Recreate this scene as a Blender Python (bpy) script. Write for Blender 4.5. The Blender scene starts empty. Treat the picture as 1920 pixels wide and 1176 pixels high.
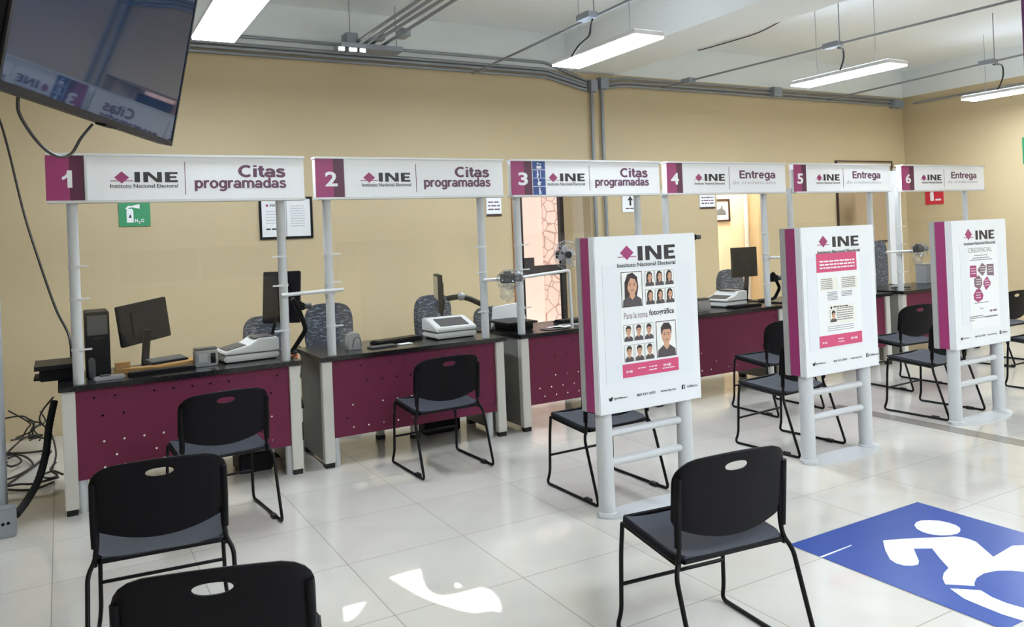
import bpy, bmesh, math, random
from mathutils import Vector, Matrix, noise
from mathutils.geometry import tessellate_polygon
random.seed(7)
C = bpy.context.scene.collection
PI = math.pi

# ------------------------------------------------------------------ camera
F, CX, CY, YAW, PITCH, ROLL, CH = 1483.794, 960.0, 433.73, 0.51971, -0.005388, 0.041578, 1.50489
fw = Vector((math.sin(YAW) * math.cos(PITCH), math.cos(YAW) * math.cos(PITCH), -math.sin(PITCH)))
rt = Vector((math.cos(YAW), -math.sin(YAW), 0))
up = rt.cross(fw)
RX = math.cos(ROLL) * rt - math.sin(ROLL) * up
UX = math.sin(ROLL) * rt + math.cos(ROLL) * up
CAM = Vector((0, 0, CH))


def ray(u, v):
    return fw + (u - CX) / F * RX - (v - CY) / F * UX


def at_y(u, v, y):
    d = ray(u, v)
    return CAM + d * (y / d.y)


def at_z(u, v, z):
    d = ray(u, v)
    return CAM + d * ((z - CH) / d.z)


def at_x(u, v, x):
    d = ray(u, v)
    return CAM + d * (x / d.x)


cd = bpy.data.cameras.new('camera')
cd.sensor_fit = 'HORIZONTAL'
cd.sensor_width = 36
cd.lens = F * 36 / 1920
cd.shift_y = (CY - 588) / 1920
cd.clip_start = 0.05
cd.clip_end = 200
co = bpy.data.objects.new('camera', cd)
C.objects.link(co)
m4 = Matrix.Identity(4)
for i in range(3):
    m4[i][0], m4[i][1], m4[i][2], m4[i][3] = RX[i], UX[i], -fw[i], CAM[i]
co.matrix_world = m4
bpy.context.scene.camera = co


# ------------------------------------------------------------------ materials
def srgb(r, g, b):
    f = lambda c: c / 12.92 if c <= .04045 else ((c + .055) / 1.055) ** 2.4
    return (f(r / 255), f(g / 255), f(b / 255), 1)


MATS = {}


def mat(name, rgb, rough=.5, metal=0., var=.04, scale=6., bump=0., spec=.5, coat=0., emit=0.):
    if name in MATS:
        return MATS[name]
    m = bpy.data.materials.new(name)
    m.use_nodes = True
    nt = m.node_tree
    b = nt.nodes['Principled BSDF']
    col = srgb(*rgb)
    tc = nt.nodes.new('ShaderNodeTexCoord')
    nz = nt.nodes.new('ShaderNodeTexNoise')
    nz.inputs['Scale'].default_value = scale
    nz.inputs['Detail'].default_value = 4
    nt.links.new(tc.outputs['Object'], nz.inputs['Vector'])
    mx = nt.nodes.new('ShaderNodeMix')
    mx.data_type = 'RGBA'
    mx.inputs[6].default_value = tuple(c * (1 - var) for c in col[:3]) + (1,)
    mx.inputs[7].default_value = tuple(min(1, c * (1 + var)) for c in col[:3]) + (1,)
    nt.links.new(nz.outputs['Fac'], mx.inputs[0])
    nt.links.new(mx.outputs[2], b.inputs['Base Color'])
    b.inputs['Roughness'].default_value = rough
    b.inputs['Metallic'].default_value = metal
    b.inputs['Specular IOR Level'].default_value = spec
    b.inputs['Coat Weight'].default_value = coat
    if emit:
        b.inputs['Emission Color'].default_value = col
        b.inputs['Emission Strength'].default_value = emit
    if bump:
        bp = nt.nodes.new('ShaderNodeBump')
        bp.inputs['Strength'].default_value = bump
        bp.inputs['Distance'].default_value = .002
        n2 = nt.nodes.new('ShaderNodeTexNoise')
        n2.inputs['Scale'].default_value = scale * 40
        nt.links.new(tc.outputs['Object'], n2.inputs['Vector'])
        nt.links.new(n2.outputs['Fac'], bp.inputs['Height'])
        nt.links.new(bp.outputs['Normal'], b.inputs['Normal'])
    MATS[name] = m
    return m


def floor_material():
    m = bpy.data.materials.new('polished_floor_tile')
    m.use_nodes = True
    nt = m.node_tree
    N, L = nt.nodes.new, nt.links.new
    b = nt.nodes['Principled BSDF']
    tc = N('ShaderNodeTexCoord')
    sx = N('ShaderNodeSeparateXYZ')
    L(tc.outputs['Object'], sx.inputs[0])
    masks, cells = [], []
    for ax, off in (('X', 1.7193), ('Y', 3.0304)):
        s = N('ShaderNodeMath'); s.operation = 'SUBTRACT'; s.inputs[1].default_value = off - 60
        L(sx.outputs[ax], s.inputs[0])
        d = N('ShaderNodeMath'); d.operation = 'DIVIDE'; d.inputs[1].default_value = .6
        L(s.outputs[0], d.inputs[0])
        fr = N('ShaderNodeMath'); fr.operation = 'FRACT'
        L(d.outputs[0], fr.inputs[0])
        fl = N('ShaderNodeMath'); fl.operation = 'FLOOR'
        L(d.outputs[0], fl.inputs[0]); cells.append(fl)
        p = N('ShaderNodeMath'); p.operation = 'PINGPONG'; p.inputs[1].default_value = .5
        L(fr.outputs[0], p.inputs[0])
        lt = N('ShaderNodeMath'); lt.operation = 'LESS_THAN'; lt.inputs[1].default_value = .0032
        L(p.outputs[0], lt.inputs[0]); masks.append(lt)
    mm = N('ShaderNodeMath'); mm.operation = 'MAXIMUM'
    L(masks[0].outputs[0], mm.inputs[0]); L(masks[1].outputs[0], mm.inputs[1])
    cb = N('ShaderNodeCombineXYZ')
    L(cells[0].outputs[0], cb.inputs[0]); L(cells[1].outputs[0], cb.inputs[1])
    wn = N('ShaderNodeTexWhiteNoise'); wn.noise_dimensions = '3D'
    L(cb.outputs[0], wn.inputs['Vector'])
    nz = N('ShaderNodeTexNoise'); nz.inputs['Scale'].default_value = 2.2; nz.inputs['Detail'].default_value = 7
    nz.inputs['Distortion'].default_value = 1.2
    L(tc.outputs['Object'], nz.inputs['Vector'])
    base = N('ShaderNodeMix'); base.data_type = 'RGBA'
    base.inputs[6].default_value = srgb(192, 188, 180)
    base.inputs[7].default_value = srgb(212, 209, 203)
    L(nz.outputs['Fac'], base.inputs[0])
    tv = N('ShaderNodeMix'); tv.data_type = 'RGBA'; tv.blend_type = 'MULTIPLY'
    mr = N('ShaderNodeMapRange'); mr.inputs[3].default_value = .95; mr.inputs[4].default_value = 1.03
    L(wn.outputs['Value'], mr.inputs[0])
    tv.inputs[0].default_value = 1
    L(base.outputs[2], tv.inputs[6]); L(mr.outputs[0], tv.inputs[7])
    fin = N('ShaderNodeMix'); fin.data_type = 'RGBA'
    fin.inputs[7].default_value = srgb(128, 120, 108)
    L(mm.outputs[0], fin.inputs[0]); L(tv.outputs[2], fin.inputs[6])
    L(fin.outputs[2], b.inputs['Base Color'])
    rr = N('ShaderNodeMapRange'); rr.inputs[3].default_value = .065; rr.inputs[4].default_value = .6
    L(mm.outputs[0], rr.inputs[0]); L(rr.outputs[0], b.inputs['Roughness'])
    b.inputs['Specular IOR Level'].default_value = .62
    return m


def stone_material():
    m = bpy.data.materials.new('pink_stone')
    m.use_nodes = True
    nt = m.node_tree
    b = nt.nodes['Principled BSDF']
    tc = nt.nodes.new('ShaderNodeTexCoord')
    v = nt.nodes.new('ShaderNodeTexVoronoi'); v.feature = 'DISTANCE_TO_EDGE'; v.inputs['Scale'].default_value = 5.5
    nt.links.new(tc.outputs['Object'], v.inputs['Vector'])
    r = nt.nodes.new('ShaderNodeValToRGB')
    r.color_ramp.elements[0].position = .0; r.color_ramp.elements[0].color = srgb(168, 128, 122)
    r.color_ramp.elements[1].position = .06; r.color_ramp.elements[1].color = srgb(236, 210, 204)
    nt.links.new(v.outputs['Distance'], r.inputs[0])
    nt.links.new(r.outputs[0], b.inputs['Base Color'])
    b.inputs['Roughness'].default_value = .8
    return m


def pattern_fabric():
    m = bpy.data.materials.new('dashed_blue_grey_fabric')
    m.use_nodes = True
    nt = m.node_tree
    b = nt.nodes['Principled BSDF']
    tc = nt.nodes.new('ShaderNodeTexCoord')
    mp = nt.nodes.new('ShaderNodeMapping'); mp.inputs['Scale'].default_value = (20, 20, 90)
    nt.links.new(tc.outputs['Object'], mp.inputs['Vector'])
    nz = nt.nodes.new('ShaderNodeTexNoise'); nz.inputs['Scale'].default_value = 1.5; nz.inputs['Detail'].default_value = 1
    nt.links.new(mp.outputs[0], nz.inputs['Vector'])
    r = nt.nodes.new('ShaderNodeValToRGB')
    r.color_ramp.elements[0].position = .56; r.color_ramp.elements[0].color = srgb(58, 61, 68)
    r.color_ramp.elements[1].position = .66; r.color_ramp.elements[1].color = srgb(118, 123, 132)
    nt.links.new(nz.outputs['Fac'], r.inputs[0])
    nt.links.new(r.outputs[0], b.inputs['Base Color'])
    b.inputs['Roughness'].default_value = .9
    return m


def clear_sheet(name, tint, lo, hi, rough=.03, diffuse=0.):
    """thin clear sheet: see-through with a fresnel gloss and a slight milky film"""
    m = bpy.data.materials.new(name)
    m.use_nodes = True
    nt = m.node_tree
    N, L = nt.nodes.new, nt.links.new
    nt.nodes.remove(nt.nodes['Principled BSDF'])
    out = nt.nodes['Material Output']
    tr = N('ShaderNodeBsdfTransparent'); tr.inputs[0].default_value = srgb(*tint)
    gl = N('ShaderNodeBsdfGlossy'); gl.inputs['Roughness'].default_value = rough
    lf = N('ShaderNodeLayerWeight'); lf.inputs['Blend'].default_value = .5
    lw = N('ShaderNodeMath'); lw.operation = 'POWER'; lw.inputs[1].default_value = 4.5
    L(lf.outputs['Facing'], lw.inputs[0])
    tc = N('ShaderNodeTexCoord'); nz = N('ShaderNodeTexNoise'); nz.inputs['Scale'].default_value = 9
    L(tc.outputs['Object'], nz.inputs['Vector'])
    mr = N('ShaderNodeMapRange'); mr.inputs[1].default_value = 0; mr.inputs[2].default_value = 1
    mr.inputs[3].default_value = lo; mr.inputs[4].default_value = hi
    L(lw.outputs[0], mr.inputs[0])
    mx = N('ShaderNodeMixShader')
    L(mr.outputs[0], mx.inputs[0]); L(tr.outputs[0], mx.inputs[1]); L(gl.outputs[0], mx.inputs[2])
    df = N('ShaderNodeBsdfDiffuse'); df.inputs[0].default_value = (.85, .86, .88, 1)
    m2 = N('ShaderNodeMixShader')
    dm = N('ShaderNodeMath'); dm.operation = 'MULTIPLY'; dm.inputs[1].default_value = diffuse * 2
    L(nz.outputs['Fac'], dm.inputs[0])
    L(dm.outputs[0], m2.inputs[0]); L(mx.outputs[0], m2.inputs[1]); L(df.outputs[0], m2.inputs[2])
    L(m2.outputs[0], out.inputs['Surface'])
    return m


M = dict(
    wall=mat('yellow_wall_paint', (190, 172, 138), .55, var=.03, scale=1.2, bump=.15),
    white_band=mat('white_ceiling_paint', (224, 229, 229), .8, var=.03, scale=1.0, bump=.1),
    ceiling=mat('ceiling_paint', (236, 240, 240), .85, var=.03, scale=.8, bump=.1),
    magenta=mat('magenta_panel', (108, 39, 67), .5, var=.05, scale=3, spec=.22),
    magenta_print=mat('magenta_print', (150, 52, 106), .35, var=.02),
    purple_print=mat('dark_purple_print', (86, 34, 64), .35, var=.02),
    white_print=mat('white_print', (236, 238, 243), .35, var=.01),
    ink=mat('black_ink', (36, 33, 40), .4, var=.02),
    plum_ink=mat('plum_ink', (98, 60, 88), .4, var=.02),
    grey_ink=mat('grey_ink', (178, 178, 184), .4, var=.02),
    blue_print=mat('blue_print', (44, 74, 140), .35, var=.05),
    alu=mat('white_aluminium', (205, 207, 208), .35, metal=.15, var=.02),
    post=mat('light_grey_steel', (196, 199, 202), .38, var=.02),
    kiosk_board=mat('kiosk_white_board', (218, 221, 225), .4, var=.01),
    kiosk_back=mat('kiosk_grey_board', (158, 158, 156), .5, var=.02),
    mid_ink=mat('mid_grey_ink', (112, 112, 116), .4, var=.02),
    kiosk_grey=mat('kiosk_grey_steel', (190, 193, 196), .4, var=.02),
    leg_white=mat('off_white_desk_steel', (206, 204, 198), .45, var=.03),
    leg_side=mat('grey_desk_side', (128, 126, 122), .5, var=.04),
    worktop=mat('black_granite_top', (26, 25, 28), .22, var=.4, scale=60, spec=.4),
    black_plastic=mat('black_plastic', (13, 12, 16), .5, var=.08, bump=.2, scale=10, spec=.14),
    black_rubber=mat('black_rubber', (18, 18, 19), .7, var=.05),
    chair_metal=mat('black_tube_steel', (11, 10, 12), .4, var=.05, spec=.2),
    chair_seat=mat('slate_seat_plastic', (66, 69, 79), .62, var=.05, bump=.6, scale=12, spec=.15),
    screen=mat('switched_off_screen', (26, 46, 76), .03, var=.02, spec=.7),
    bezel=mat('dark_bezel', (17, 16, 20), .4, var=.05, spec=.2),
    monitor=mat('monitor_black', (18, 17, 21), .5, var=.06, spec=.12),
    device=mat('light_grey_device', (214, 216, 218), .4, var=.02),
    device_dark=mat('dark_grey_device', (66, 66, 70), .45, var=.05),
    silver=mat('silver_device', (150, 152, 156), .35, metal=.4, var=.05),
    wood=mat('honey_wood', (170, 130, 76), .5, var=.15, scale=14),
    orange=mat('orange_plastic', (190, 104, 76), .5),
    green_sign=mat('green_sign', (40, 138, 92), .4, var=.03),
    red_sign=mat('red_sign', (196, 44, 60), .4, var=.03),
    paper=mat('paper', (224, 225, 227), .6, var=.01),
    picture=mat('grey_print', (104, 108, 112), .5, var=.2, scale=30),
    brown=mat('brown_wood_trim', (150, 104, 62), .5, var=.1),
    board=mat('tan_board', (164, 142, 112), .7, var=.04),
    dark_brown=mat('dark_brown_frame', (54, 36, 32), .45),
    dark_metal=mat('dark_door_metal', (46, 38, 40), .4, var=.05),
    conduit=mat('grey_conduit', (138, 142, 147), .45, metal=.3, var=.08),
    box_grey=mat('grey_junction_box', (142, 148, 156), .5, metal=.2, var=.06),
    lamp_body=mat('white_lamp_body', (225, 226, 228), .5, var=.01),
    cream=mat('cream_wall_paint', (238, 222, 192), .6, var=.03, bump=.1),
    pink=mat('pink_wall_paint', (240, 214, 208), .8, var=.05),
    courtyard=mat('courtyard_paving', (206, 170, 160), .8, var=.1),
    column=mat('grey_column_paint', (150, 156, 164), .6, var=.05),
    purple=mat('purple_column_paint', (96, 48, 100), .6, var=.04),
    strip=mat('grey_tile_strip', (142, 138, 132), .15, var=.08),
    blue_floor=mat('blue_floor_vinyl', (34, 68, 146), .3, var=.06, scale=2.5, spec=.3),
    white_floor=mat('white_floor_vinyl', (226, 228, 236), .25, var=.02),
    skin=mat('printed_skin', (196, 150, 124), .4, var=.04),
    hair=mat('printed_dark_hair', (46, 36, 38), .4, var=.05),
    cloth=mat('printed_dark_clothes', (72, 66, 72), .4, var=.08),
    photo=mat('printed_photo_ground', (226, 227, 224), .4, var=.01),
    cardpaper=mat('printed_card', (222, 220, 212), .4, var=.03),
    pink_print=mat('rose_print', (196, 70, 112), .4, var=.03),
    mauve_print=mat('mauve_grey_print', (118, 92, 106), .4, var=.05),
    holder=mat('poster_sleeve', (214, 218, 224), .3, var=.01),
    cable=mat('black_cable', (26, 24, 25), .5),
    glow=mat('lit_diffuser', (236, 246, 255), .5, var=0, emit=46.0),
    glow_up=mat('added_uplight_glow', (222, 236, 255), .5, var=0, emit=3.0),  # glow added on the lamp tops to brighten the ceiling
    glow_small=mat('lit_slot', (250, 250, 255), .5, var=0, emit=6.0),
)
M['floor'] = floor_material()
M['stone'] = stone_material()
M['fabric'] = pattern_fabric()
M['acrylic'] = clear_sheet('clear_acrylic', (254, 254, 253), .02, .4, .02, .004)
M['glass'] = clear_sheet('door_glass', (245, 248, 246), .02, .5, .01, .0)
M['bag'] = clear_sheet('clear_plastic_bag', (242, 244, 246), .05, .55, .10, .06)


# ------------------------------------------------------------------ mesh builder
class MB:
    def __init__(s):
        s.v, s.f, s.mi, s.m = [], [], [], 0

    def add(s, vs, fs):
        o = len(s.v)
        s.v += [Vector(p) for p in vs]
        s.f += [tuple(i + o for i in f) for f in fs]
        s.mi += [s.m] * len(fs)
        return s

    def box(s, x0, x1, y0, y1, z0, z1, mtx=None):
        vs = [Vector((x, y, z)) for z in (z0, z1) for y in (y0, y1) for x in (x0, x1)]
        if mtx:
            vs = [mtx @ p for p in vs]
        return s.add(vs, [(0, 2, 3, 1), (4, 5, 7, 6), (0, 1, 5, 4), (2, 6, 7, 3), (0, 4, 6, 2), (1, 3, 7, 5)])

    def bar(s, a, b, w, h):
        a, b = Vector(a), Vector(b)
        d = (b - a).normalized()
        sd = d.cross(Vector((0, 0, 1)))
        sd = sd.normalized() if sd.length > 1e-4 else Vector((1, 0, 0))
        u = sd.cross(d)
        vs = [p + sd * x * w / 2 + u * y * h / 2 for p in (a, b) for x, y in ((-1, -1), (1, -1), (1, 1), (-1, 1))]
        return s.add(vs, [(0, 1, 2, 3), (7, 6, 5, 4), (0, 4, 5, 1), (1, 5, 6, 2), (2, 6, 7, 3), (3, 7, 4, 0)])

    def tube(s, pts, r, n=10, cap=True):
        pts = [Vector(p) for p in pts]
        k = len(pts)
        rs = r if isinstance(r, (list, tuple)) else [r] * k
        t0 = (pts[1] - pts[0]).normalized()
        nrm = t0.orthogonal().normalized()
        vs, fs = [], []
        pt = t0
        for i, p in enumerate(pts):
            if i == 0: t = t0
            elif i == k - 1: t = (pts[i] - pts[i - 1]).normalized()
            else: t = ((pts[i + 1] - p).normalized() + (p - pts[i - 1]).normalized()).normalized()
            q = pt.rotation_difference(t)
            nrm = (q @ nrm); nrm = (nrm - t * nrm.dot(t)).normalized()
            bn = t.cross(nrm); pt = t
            for j in range(n):
                a = 2 * PI * j / n
                vs.append(p + (nrm * math.cos(a) + bn * math.sin(a)) * rs[i])
        for i in range(k - 1):
            for j in range(n):
                a, b = i * n + j, i * n + (j + 1) % n
                fs.append((a, b, b + n, a + n))
        if cap:
            fs.append(tuple(range(n - 1, -1, -1)))
            fs.append(tuple((k - 1) * n + j for j in range(n)))
        return s.add(vs, fs)

    def cyl(s, a, b, r0, r1=None, n=20):
        return s.tube([a, b], [r0, r0 if r1 is None else r1], n)

    def prism(s, poly, org, ex, ey, th):
        """extrude a 2-D polygon (may be concave) lying in ex,ey by th along ex x ey"""
        org, ex, ey = Vector(org), Vector(ex), Vector(ey)
        en = ex.cross(ey).normalized()
        area = sum(poly[i][0] * poly[(i + 1) % len(poly)][1] - poly[(i + 1) % len(poly)][0] * poly[i][1] for i in range(len(poly)))
        if area < 0: poly = poly[::-1]
        n = len(poly)
        lo = [org + ex * a + ey * b for a, b in poly]
        hi = [p + en * th for p in lo]
        tri = tessellate_polygon([[Vector((a, b, 0)) for a, b in poly]])
        fs = []
        for t in tri:
            a, b, c = [Vector((poly[i][0], poly[i][1], 0)) for i in t]
            if (b - a).cross(c - a).z < 0: t = t[::-1]
            fs.append(tuple(i + n for i in t)); fs.append(tuple(reversed(t)))
        fs += [(i, (i + 1) % n, (i + 1) % n + n, i + n) for i in range(n)]
        return s.add(lo + hi, fs)

    def front(s, poly, y, th=.0012):
        """polygon of (x, z) on a plane facing the room (-Y), standing th proud of y"""
        return s.prism(poly, (0, y, 0), (1, 0, 0), (0, 0, 1), th)

    def rect(s, x0, x1, z0, z1, y, th=.0012):
        return s.front([(x0, z0), (x1, z0), (x1, z1), (x0, z1)], y, th)

    def ell(s, cx, cz, rx, rz, y, th=.0012, n=20):
        return s.front([(cx + rx * math.cos(2 * PI * i / n), cz + rz * math.sin(2 * PI * i / n)) for i in range(n)], y, th)

    def lathe(s, prof, c, n=24, ax='Z', cap=True):
        c = Vector(c)
        vs, fs = [], []
        for r, h in prof:
            for j in range(n):
                a = 2 * PI * j / n
                p = Vector((r * math.cos(a), r * math.sin(a), h))
                if ax == 'Y': p = Vector((p.x, p.z, p.y))
                vs.append(c + p)
        for i in range(len(prof) - 1):
            for j in range(n):
                a, b = i * n + j, i * n + (j + 1) % n
                f = (a, b, b + n, a + n)
                fs.append(f if ax == 'Z' else f[::-1])
        if not cap: return s.add(vs, fs)
        f0, f1 = tuple(range(n - 1, -1, -1)), tuple((len(prof) - 1) * n + j for j in range(n))
        fs += [f0, f1] if ax == 'Z' else [f0[::-1], f1[::-1]]
        return s.add(vs, fs)

    def ball(s, c, rx, ry=None, rz=None, n=16, k=10, jit=0.):
        ry, rz = ry or rx, rz or rx
        c = Vector(c)
        vs, fs = [c + Vector((0, 0, -rz))], []
        for i in range(1, k):
            t = -PI / 2 + PI * i / k
            for j in range(n):
                a = 2 * PI * j / n
                d = Vector((math.cos(t) * math.cos(a), math.cos(t) * math.sin(a), math.sin(t)))
                g = 1 + jit * noise.noise(d * 2.3 + c)
                vs.append(c + Vector((d.x * rx, d.y * ry, d.z * rz)) * g)
        vs.append(c + Vector((0, 0, rz)))
        for j in range(n):
            fs.append((0, 1 + (j + 1) % n, 1 + j))
            for i in range(k - 2):
                a, b = 1 + i * n + j, 1 + i * n + (j + 1) % n
                fs.append((a, b, b + n, a + n))
            a = 1 + (k - 2) * n
            fs.append((a + j, a + (j + 1) % n, len(vs) - 1))
        return s.add(vs, fs)

    def xf(s, mtx):
        s.v = [mtx @ p for p in s.v]
        return s

    def build(s, name, mats, parent=None, bevel=0., smooth=40, local=False):
        me = bpy.data.meshes.new(name)
        off = Vector((0, 0, 0))
        if parent and not local:
            p = parent
            while p:
                off += p.location; p = p.parent
        me.from_pydata([tuple(p - off) for p in s.v], [], s.f)
        if not isinstance(mats, (list, tuple)): mats = [mats]
        for m in mats: me.materials.append(m)
        me.polygons.foreach_set('material_index', s.mi)
        if bevel:
            bm = bmesh.new(); bm.from_mesh(me)
            es = [e for e in bm.edges if len(e.link_faces) == 2 and e.calc_face_angle(0) > .6]
            bmesh.ops.bevel(bm, geom=es, offset=bevel, segments=2, affect='EDGES', clamp_overlap=True)
            bm.to_mesh(me); bm.free()
        me.polygons.foreach_set('use_smooth', [True] * len(me.polygons))
        me.set_sharp_from_angle(angle=math.radians(smooth))
        me.update()
        o = bpy.data.objects.new(name, me)
        C.objects.link(o)
        if parent: o.parent = parent
        return o


def fillet(pts, r, k=5):
    pts = [Vector(p) for p in pts]
    out = [pts[0]]
    for i in range(1, len(pts) - 1):
        a, b, c = pts[i - 1], pts[i], pts[i + 1]
        d = min(r, (a - b).length * .45, (c - b).length * .45)
        p, q = b + (a - b).normalized() * d, b + (c - b).normalized() * d
        for j in range(k + 1):
            t = j / k
            out.append(p * (1 - t) ** 2 + b * 2 * t * (1 - t) + q * t * t)
    out.append(pts[-1])
    return out


def spline(pts, k=8):
    pts = [Vector(p) for p in pts]
    P = [pts[0]] + pts + [pts[-1]]
    out = []
    for i in range(1, len(P) - 2):
        p0, p1, p2, p3 = P[i - 1], P[i], P[i + 1], P[i + 2]
        for j in range(k):
            t = j / k
            out.append(.5 * (2 * p1 + (p2 - p0) * t + (2 * p0 - 5 * p1 + 4 * p2 - p3) * t * t + (3 * p1 - p0 - 3 * p2 + p3) * t ** 3))
    out.append(pts[-1])
    return out


TEXT = {}


def text_shape(s, bold):
    key = (s, bold)
    if key not in TEXT:
        cu = bpy.data.curves.new('t', 'FONT')
        cu.body = s; cu.size = 1; cu.offset = bold; cu.resolution_u = 3
        ob = bpy.data.objects.new('t', cu)
        C.objects.link(ob)
        bpy.context.view_layer.update()
        me = bpy.data.meshes.new_from_object(ob.evaluated_get(bpy.context.evaluated_depsgraph_get()))
        vs = [(v.co.x, v.co.y) for v in me.vertices]
        fs = [tuple(p.vertices) for p in me.polygons]
        bpy.data.objects.remove(ob); bpy.data.curves.remove(cu); bpy.data.meshes.remove(me)
        TEXT[key] = (vs, fs)
    return TEXT[key]


def lettering(mb, s, x0, x1, z0, z1, y, bold=.02, th=.0012):
    """words fitted to the box x0..x1, z0..z1 on a plane facing -Y"""
    vs, fs = text_shape(s, bold)
    ax, bx = min(v[0] for v in vs), max(v[0] for v in vs)
    az, bz = min(v[1] for v in vs), max(v[1] for v in vs)
    P = [Vector((x0 + (v[0] - ax) / (bx - ax) * (x1 - x0), y - th, z0 + (v[1] - az) / (bz - az) * (z1 - z0))) for v in vs]
    gs = []
    for f in fs:
        n = (P[f[1]] - P[f[0]]).cross(P[f[2]] - P[f[0]])
        gs.append(f if n.y < 0 else f[::-1])
    mb.add(P, gs)


ARC = lambda cx, cy, rx, ry, a0, a1, n=16: [(cx + rx * math.cos(math.radians(a0 + (a1 - a0) * i / n)), cy + ry * math.sin(math.radians(a0 + (a1 - a0) * i / n))) for i in range(n + 1)]
GLYPH = {
    'C': (.80, [ARC(.44, .5, .35, .42, 50, 310)]),
    'i': (.27, [[(.13, 0), (.13, .74)], [(.13, .86), (.13, 1.0)]]),
    't': (.40, [[(.19, .95), (.19, .22), (.23, .11), (.31, .08), (.39, .09)], [(.02, .66), (.38, .66)]]),
    'a': (.63, [[(.09, .56)] + ARC(.30, .46, .20, .20, 140, 0, 8) + [(.50, .0)], ARC(.28, .22, .20, .15, 0, 360, 18)]),
    's': (.56, [[(.48, .56), (.40, .65), (.27, .67), (.14, .62), (.12, .52), (.20, .43), (.36, .37), (.47, .29), (.47, .16), (.38, .08), (.25, .07), (.13, .10), (.06, .19)]]),
    'p': (.64, [[(.11, -.27), (.11, .74)], ARC(.33, .37, .21, .30, 0, 360, 20)]),
    'r': (.44, [[(.11, 0), (.11, .74)], [(.11, .44), (.18, .60), (.29, .67), (.42, .66)]]),
    'o': (.66, [ARC(.33, .37, .23, .30, 0, 360, 20)]),
    'g': (.65, [ARC(.31, .37, .21, .30, 0, 360, 20), [(.53, .74), (.53, -.04), (.47, -.15), (.34, -.21), (.2, -.2), (.1, -.12)]]),
    'm': (.97, [[(.11, 0), (.11, .74)], [(.11, .42)] + ARC(.30, .48, .18, .19, 170, 0, 8) + [(.48, 0)], [(.48, .42)] + ARC(.67, .48, .18, .19, 170, 0, 8) + [(.85, 0)]]),
    'd': (.64, [[(.53, 0), (.53, 1)], ARC(.31, .37, .21, .30, 0, 360, 20)]),
    'E': (.66, [[(.12, 0), (.12, 1)], [(.12, .92), (.62, .92)], [(.12, .52), (.57, .52)], [(.12, .08), (.62, .08)]]),
    'n': (.64, [[(.11, 0), (.11, .74)], [(.11, .42)] + ARC(.32, .46, .20, .21, 170, 0, 8) + [(.52, 0)]]),
    'e': (.64, [[(.11, .38), (.53, .38)], ARC(.32, .37, .22, .30, 0, 320, 18)]),
}


def bold_word(mb, word, x0, x1, z0, h, y, w=.165, th=.0014):
    """heavy even-stroke lettering: z0 is the base line, h the capital height"""
    tot = sum(GLYPH[c][0] for c in word)
    kx = (x1 - x0) / tot
    ox = x0
    for c in word:
        adv, strokes = GLYPH[c]
        for sk_, st in enumerate(strokes):
            pts = [Vector((ox + a * kx, z0 + b_ * h)) for a, b_ in st]
            n = len(pts)
            loop = (pts[0] - pts[-1]).length < 1e-6
            L, R_ = [], []
            for i, p_ in enumerate(pts):
                if loop:
                    d = pts[(i + 1) % n if i < n - 1 else 1] - pts[i - 1 if i > 0 else n - 2]
                else: d = pts[min(i + 1, n - 1)] - pts[max(i - 1, 0)]
                d.normalize()
                nx, nz = -d.y, d.x
                L.append((p_.x + nx * w * kx * .5, p_.y + nz * w * h * .5)); R_.append((p_.x - nx * w * kx * .5, p_.y - nz * w * h * .5))
            P = [Vector((a, y - th - .0004 * sk_, b_)) for q_ in zip(L, R_) for a, b_ in q_]
            fs = []
            for i in range(n - 1):
                f = (2 * i, 2 * i + 1, 2 * i + 3, 2 * i + 2)
                fs.append(f if (P[f[1]] - P[f[0]]).cross(P[f[2]] - P[f[0]]).y < 0 else f[::-1])
            mb.add(P, fs)
        ox += adv * kx


def ine(mb, x0, x1, z0, z1, y, th=.0012):
    """the three wide letters of the emblem"""
    w, h = x1 - x0, z1 - z0
    def q(pts): mb.front([(x0 + a * w, z0 + b * h) for a, b in pts], y, th)
    q([(0, 0), (.125, 0), (.125, 1), (0, 1)])
    q([(.2, 0), (.31, 0), (.31, .68), (.50, 0), (.63, 0), (.63, 1), (.52, 1), (.52, .34), (.335, 1), (.2, 1)])
    q([(.70, 0), (1, 0), (1, .2), (.82, .2), (.82, .41), (.97, .41), (.97, .59), (.82, .59), (.82, .8), (1, .8), (1, 1), (.70, 1)])


def emblem(mb, cx, cz, hw, hh, y, lw, th=.0012):
    mb.front([(cx - hw, cz), (cx, cz - hh), (cx + hw, cz), (cx, cz + hh)], y, th)
    mb.rect(cx - lw, cx + lw, cz - hh * .62, cz - hh * .5, y, th * .8)


def dashes(mb, x0, x1, z, h, y, seed=0, th=.001):
    """a line of print too small to read: a row of word-long strokes"""
    rnd = random.Random(seed)
    x = x0
    while x < x1 - h * .5:
        w = min(rnd.uniform(1.5, 5) * h, x1 - x)
        mb.rect(x, x + w, z - h / 2, z + h / 2, y, th)
        x += w + h * .8


# ------------------------------------------------------------------ things
def thing(name, label, cat, loc, group=None, rz=0.):
    o = bpy.data.objects.new(name, None)
    o.empty_display_size = .1
    C.objects.link(o)
    o.location = loc; o.rotation_euler = (0, 0, rz)
    return tag(o, label, cat, group)


def tag(o, label, cat, group=None):
    o['label'] = label; o['category'] = cat
    if group: o['group'] = group
    return o


def struct(mb, name, m, **k):
    o = mb.build(name, m, **k); o['kind'] = 'structure'
    return o


def copy_tree(o, parent=None):
    c = o.copy(); C.objects.link(c)
    if parent: c.parent = parent
    for ch in list(o.children): copy_tree(ch, c)
    return c


W, XR, XL, YF, ZC = 7.6, 11.41, -3.2, -4.0, 3.80
ZY = 3.385            # top of the yellow paint

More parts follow.
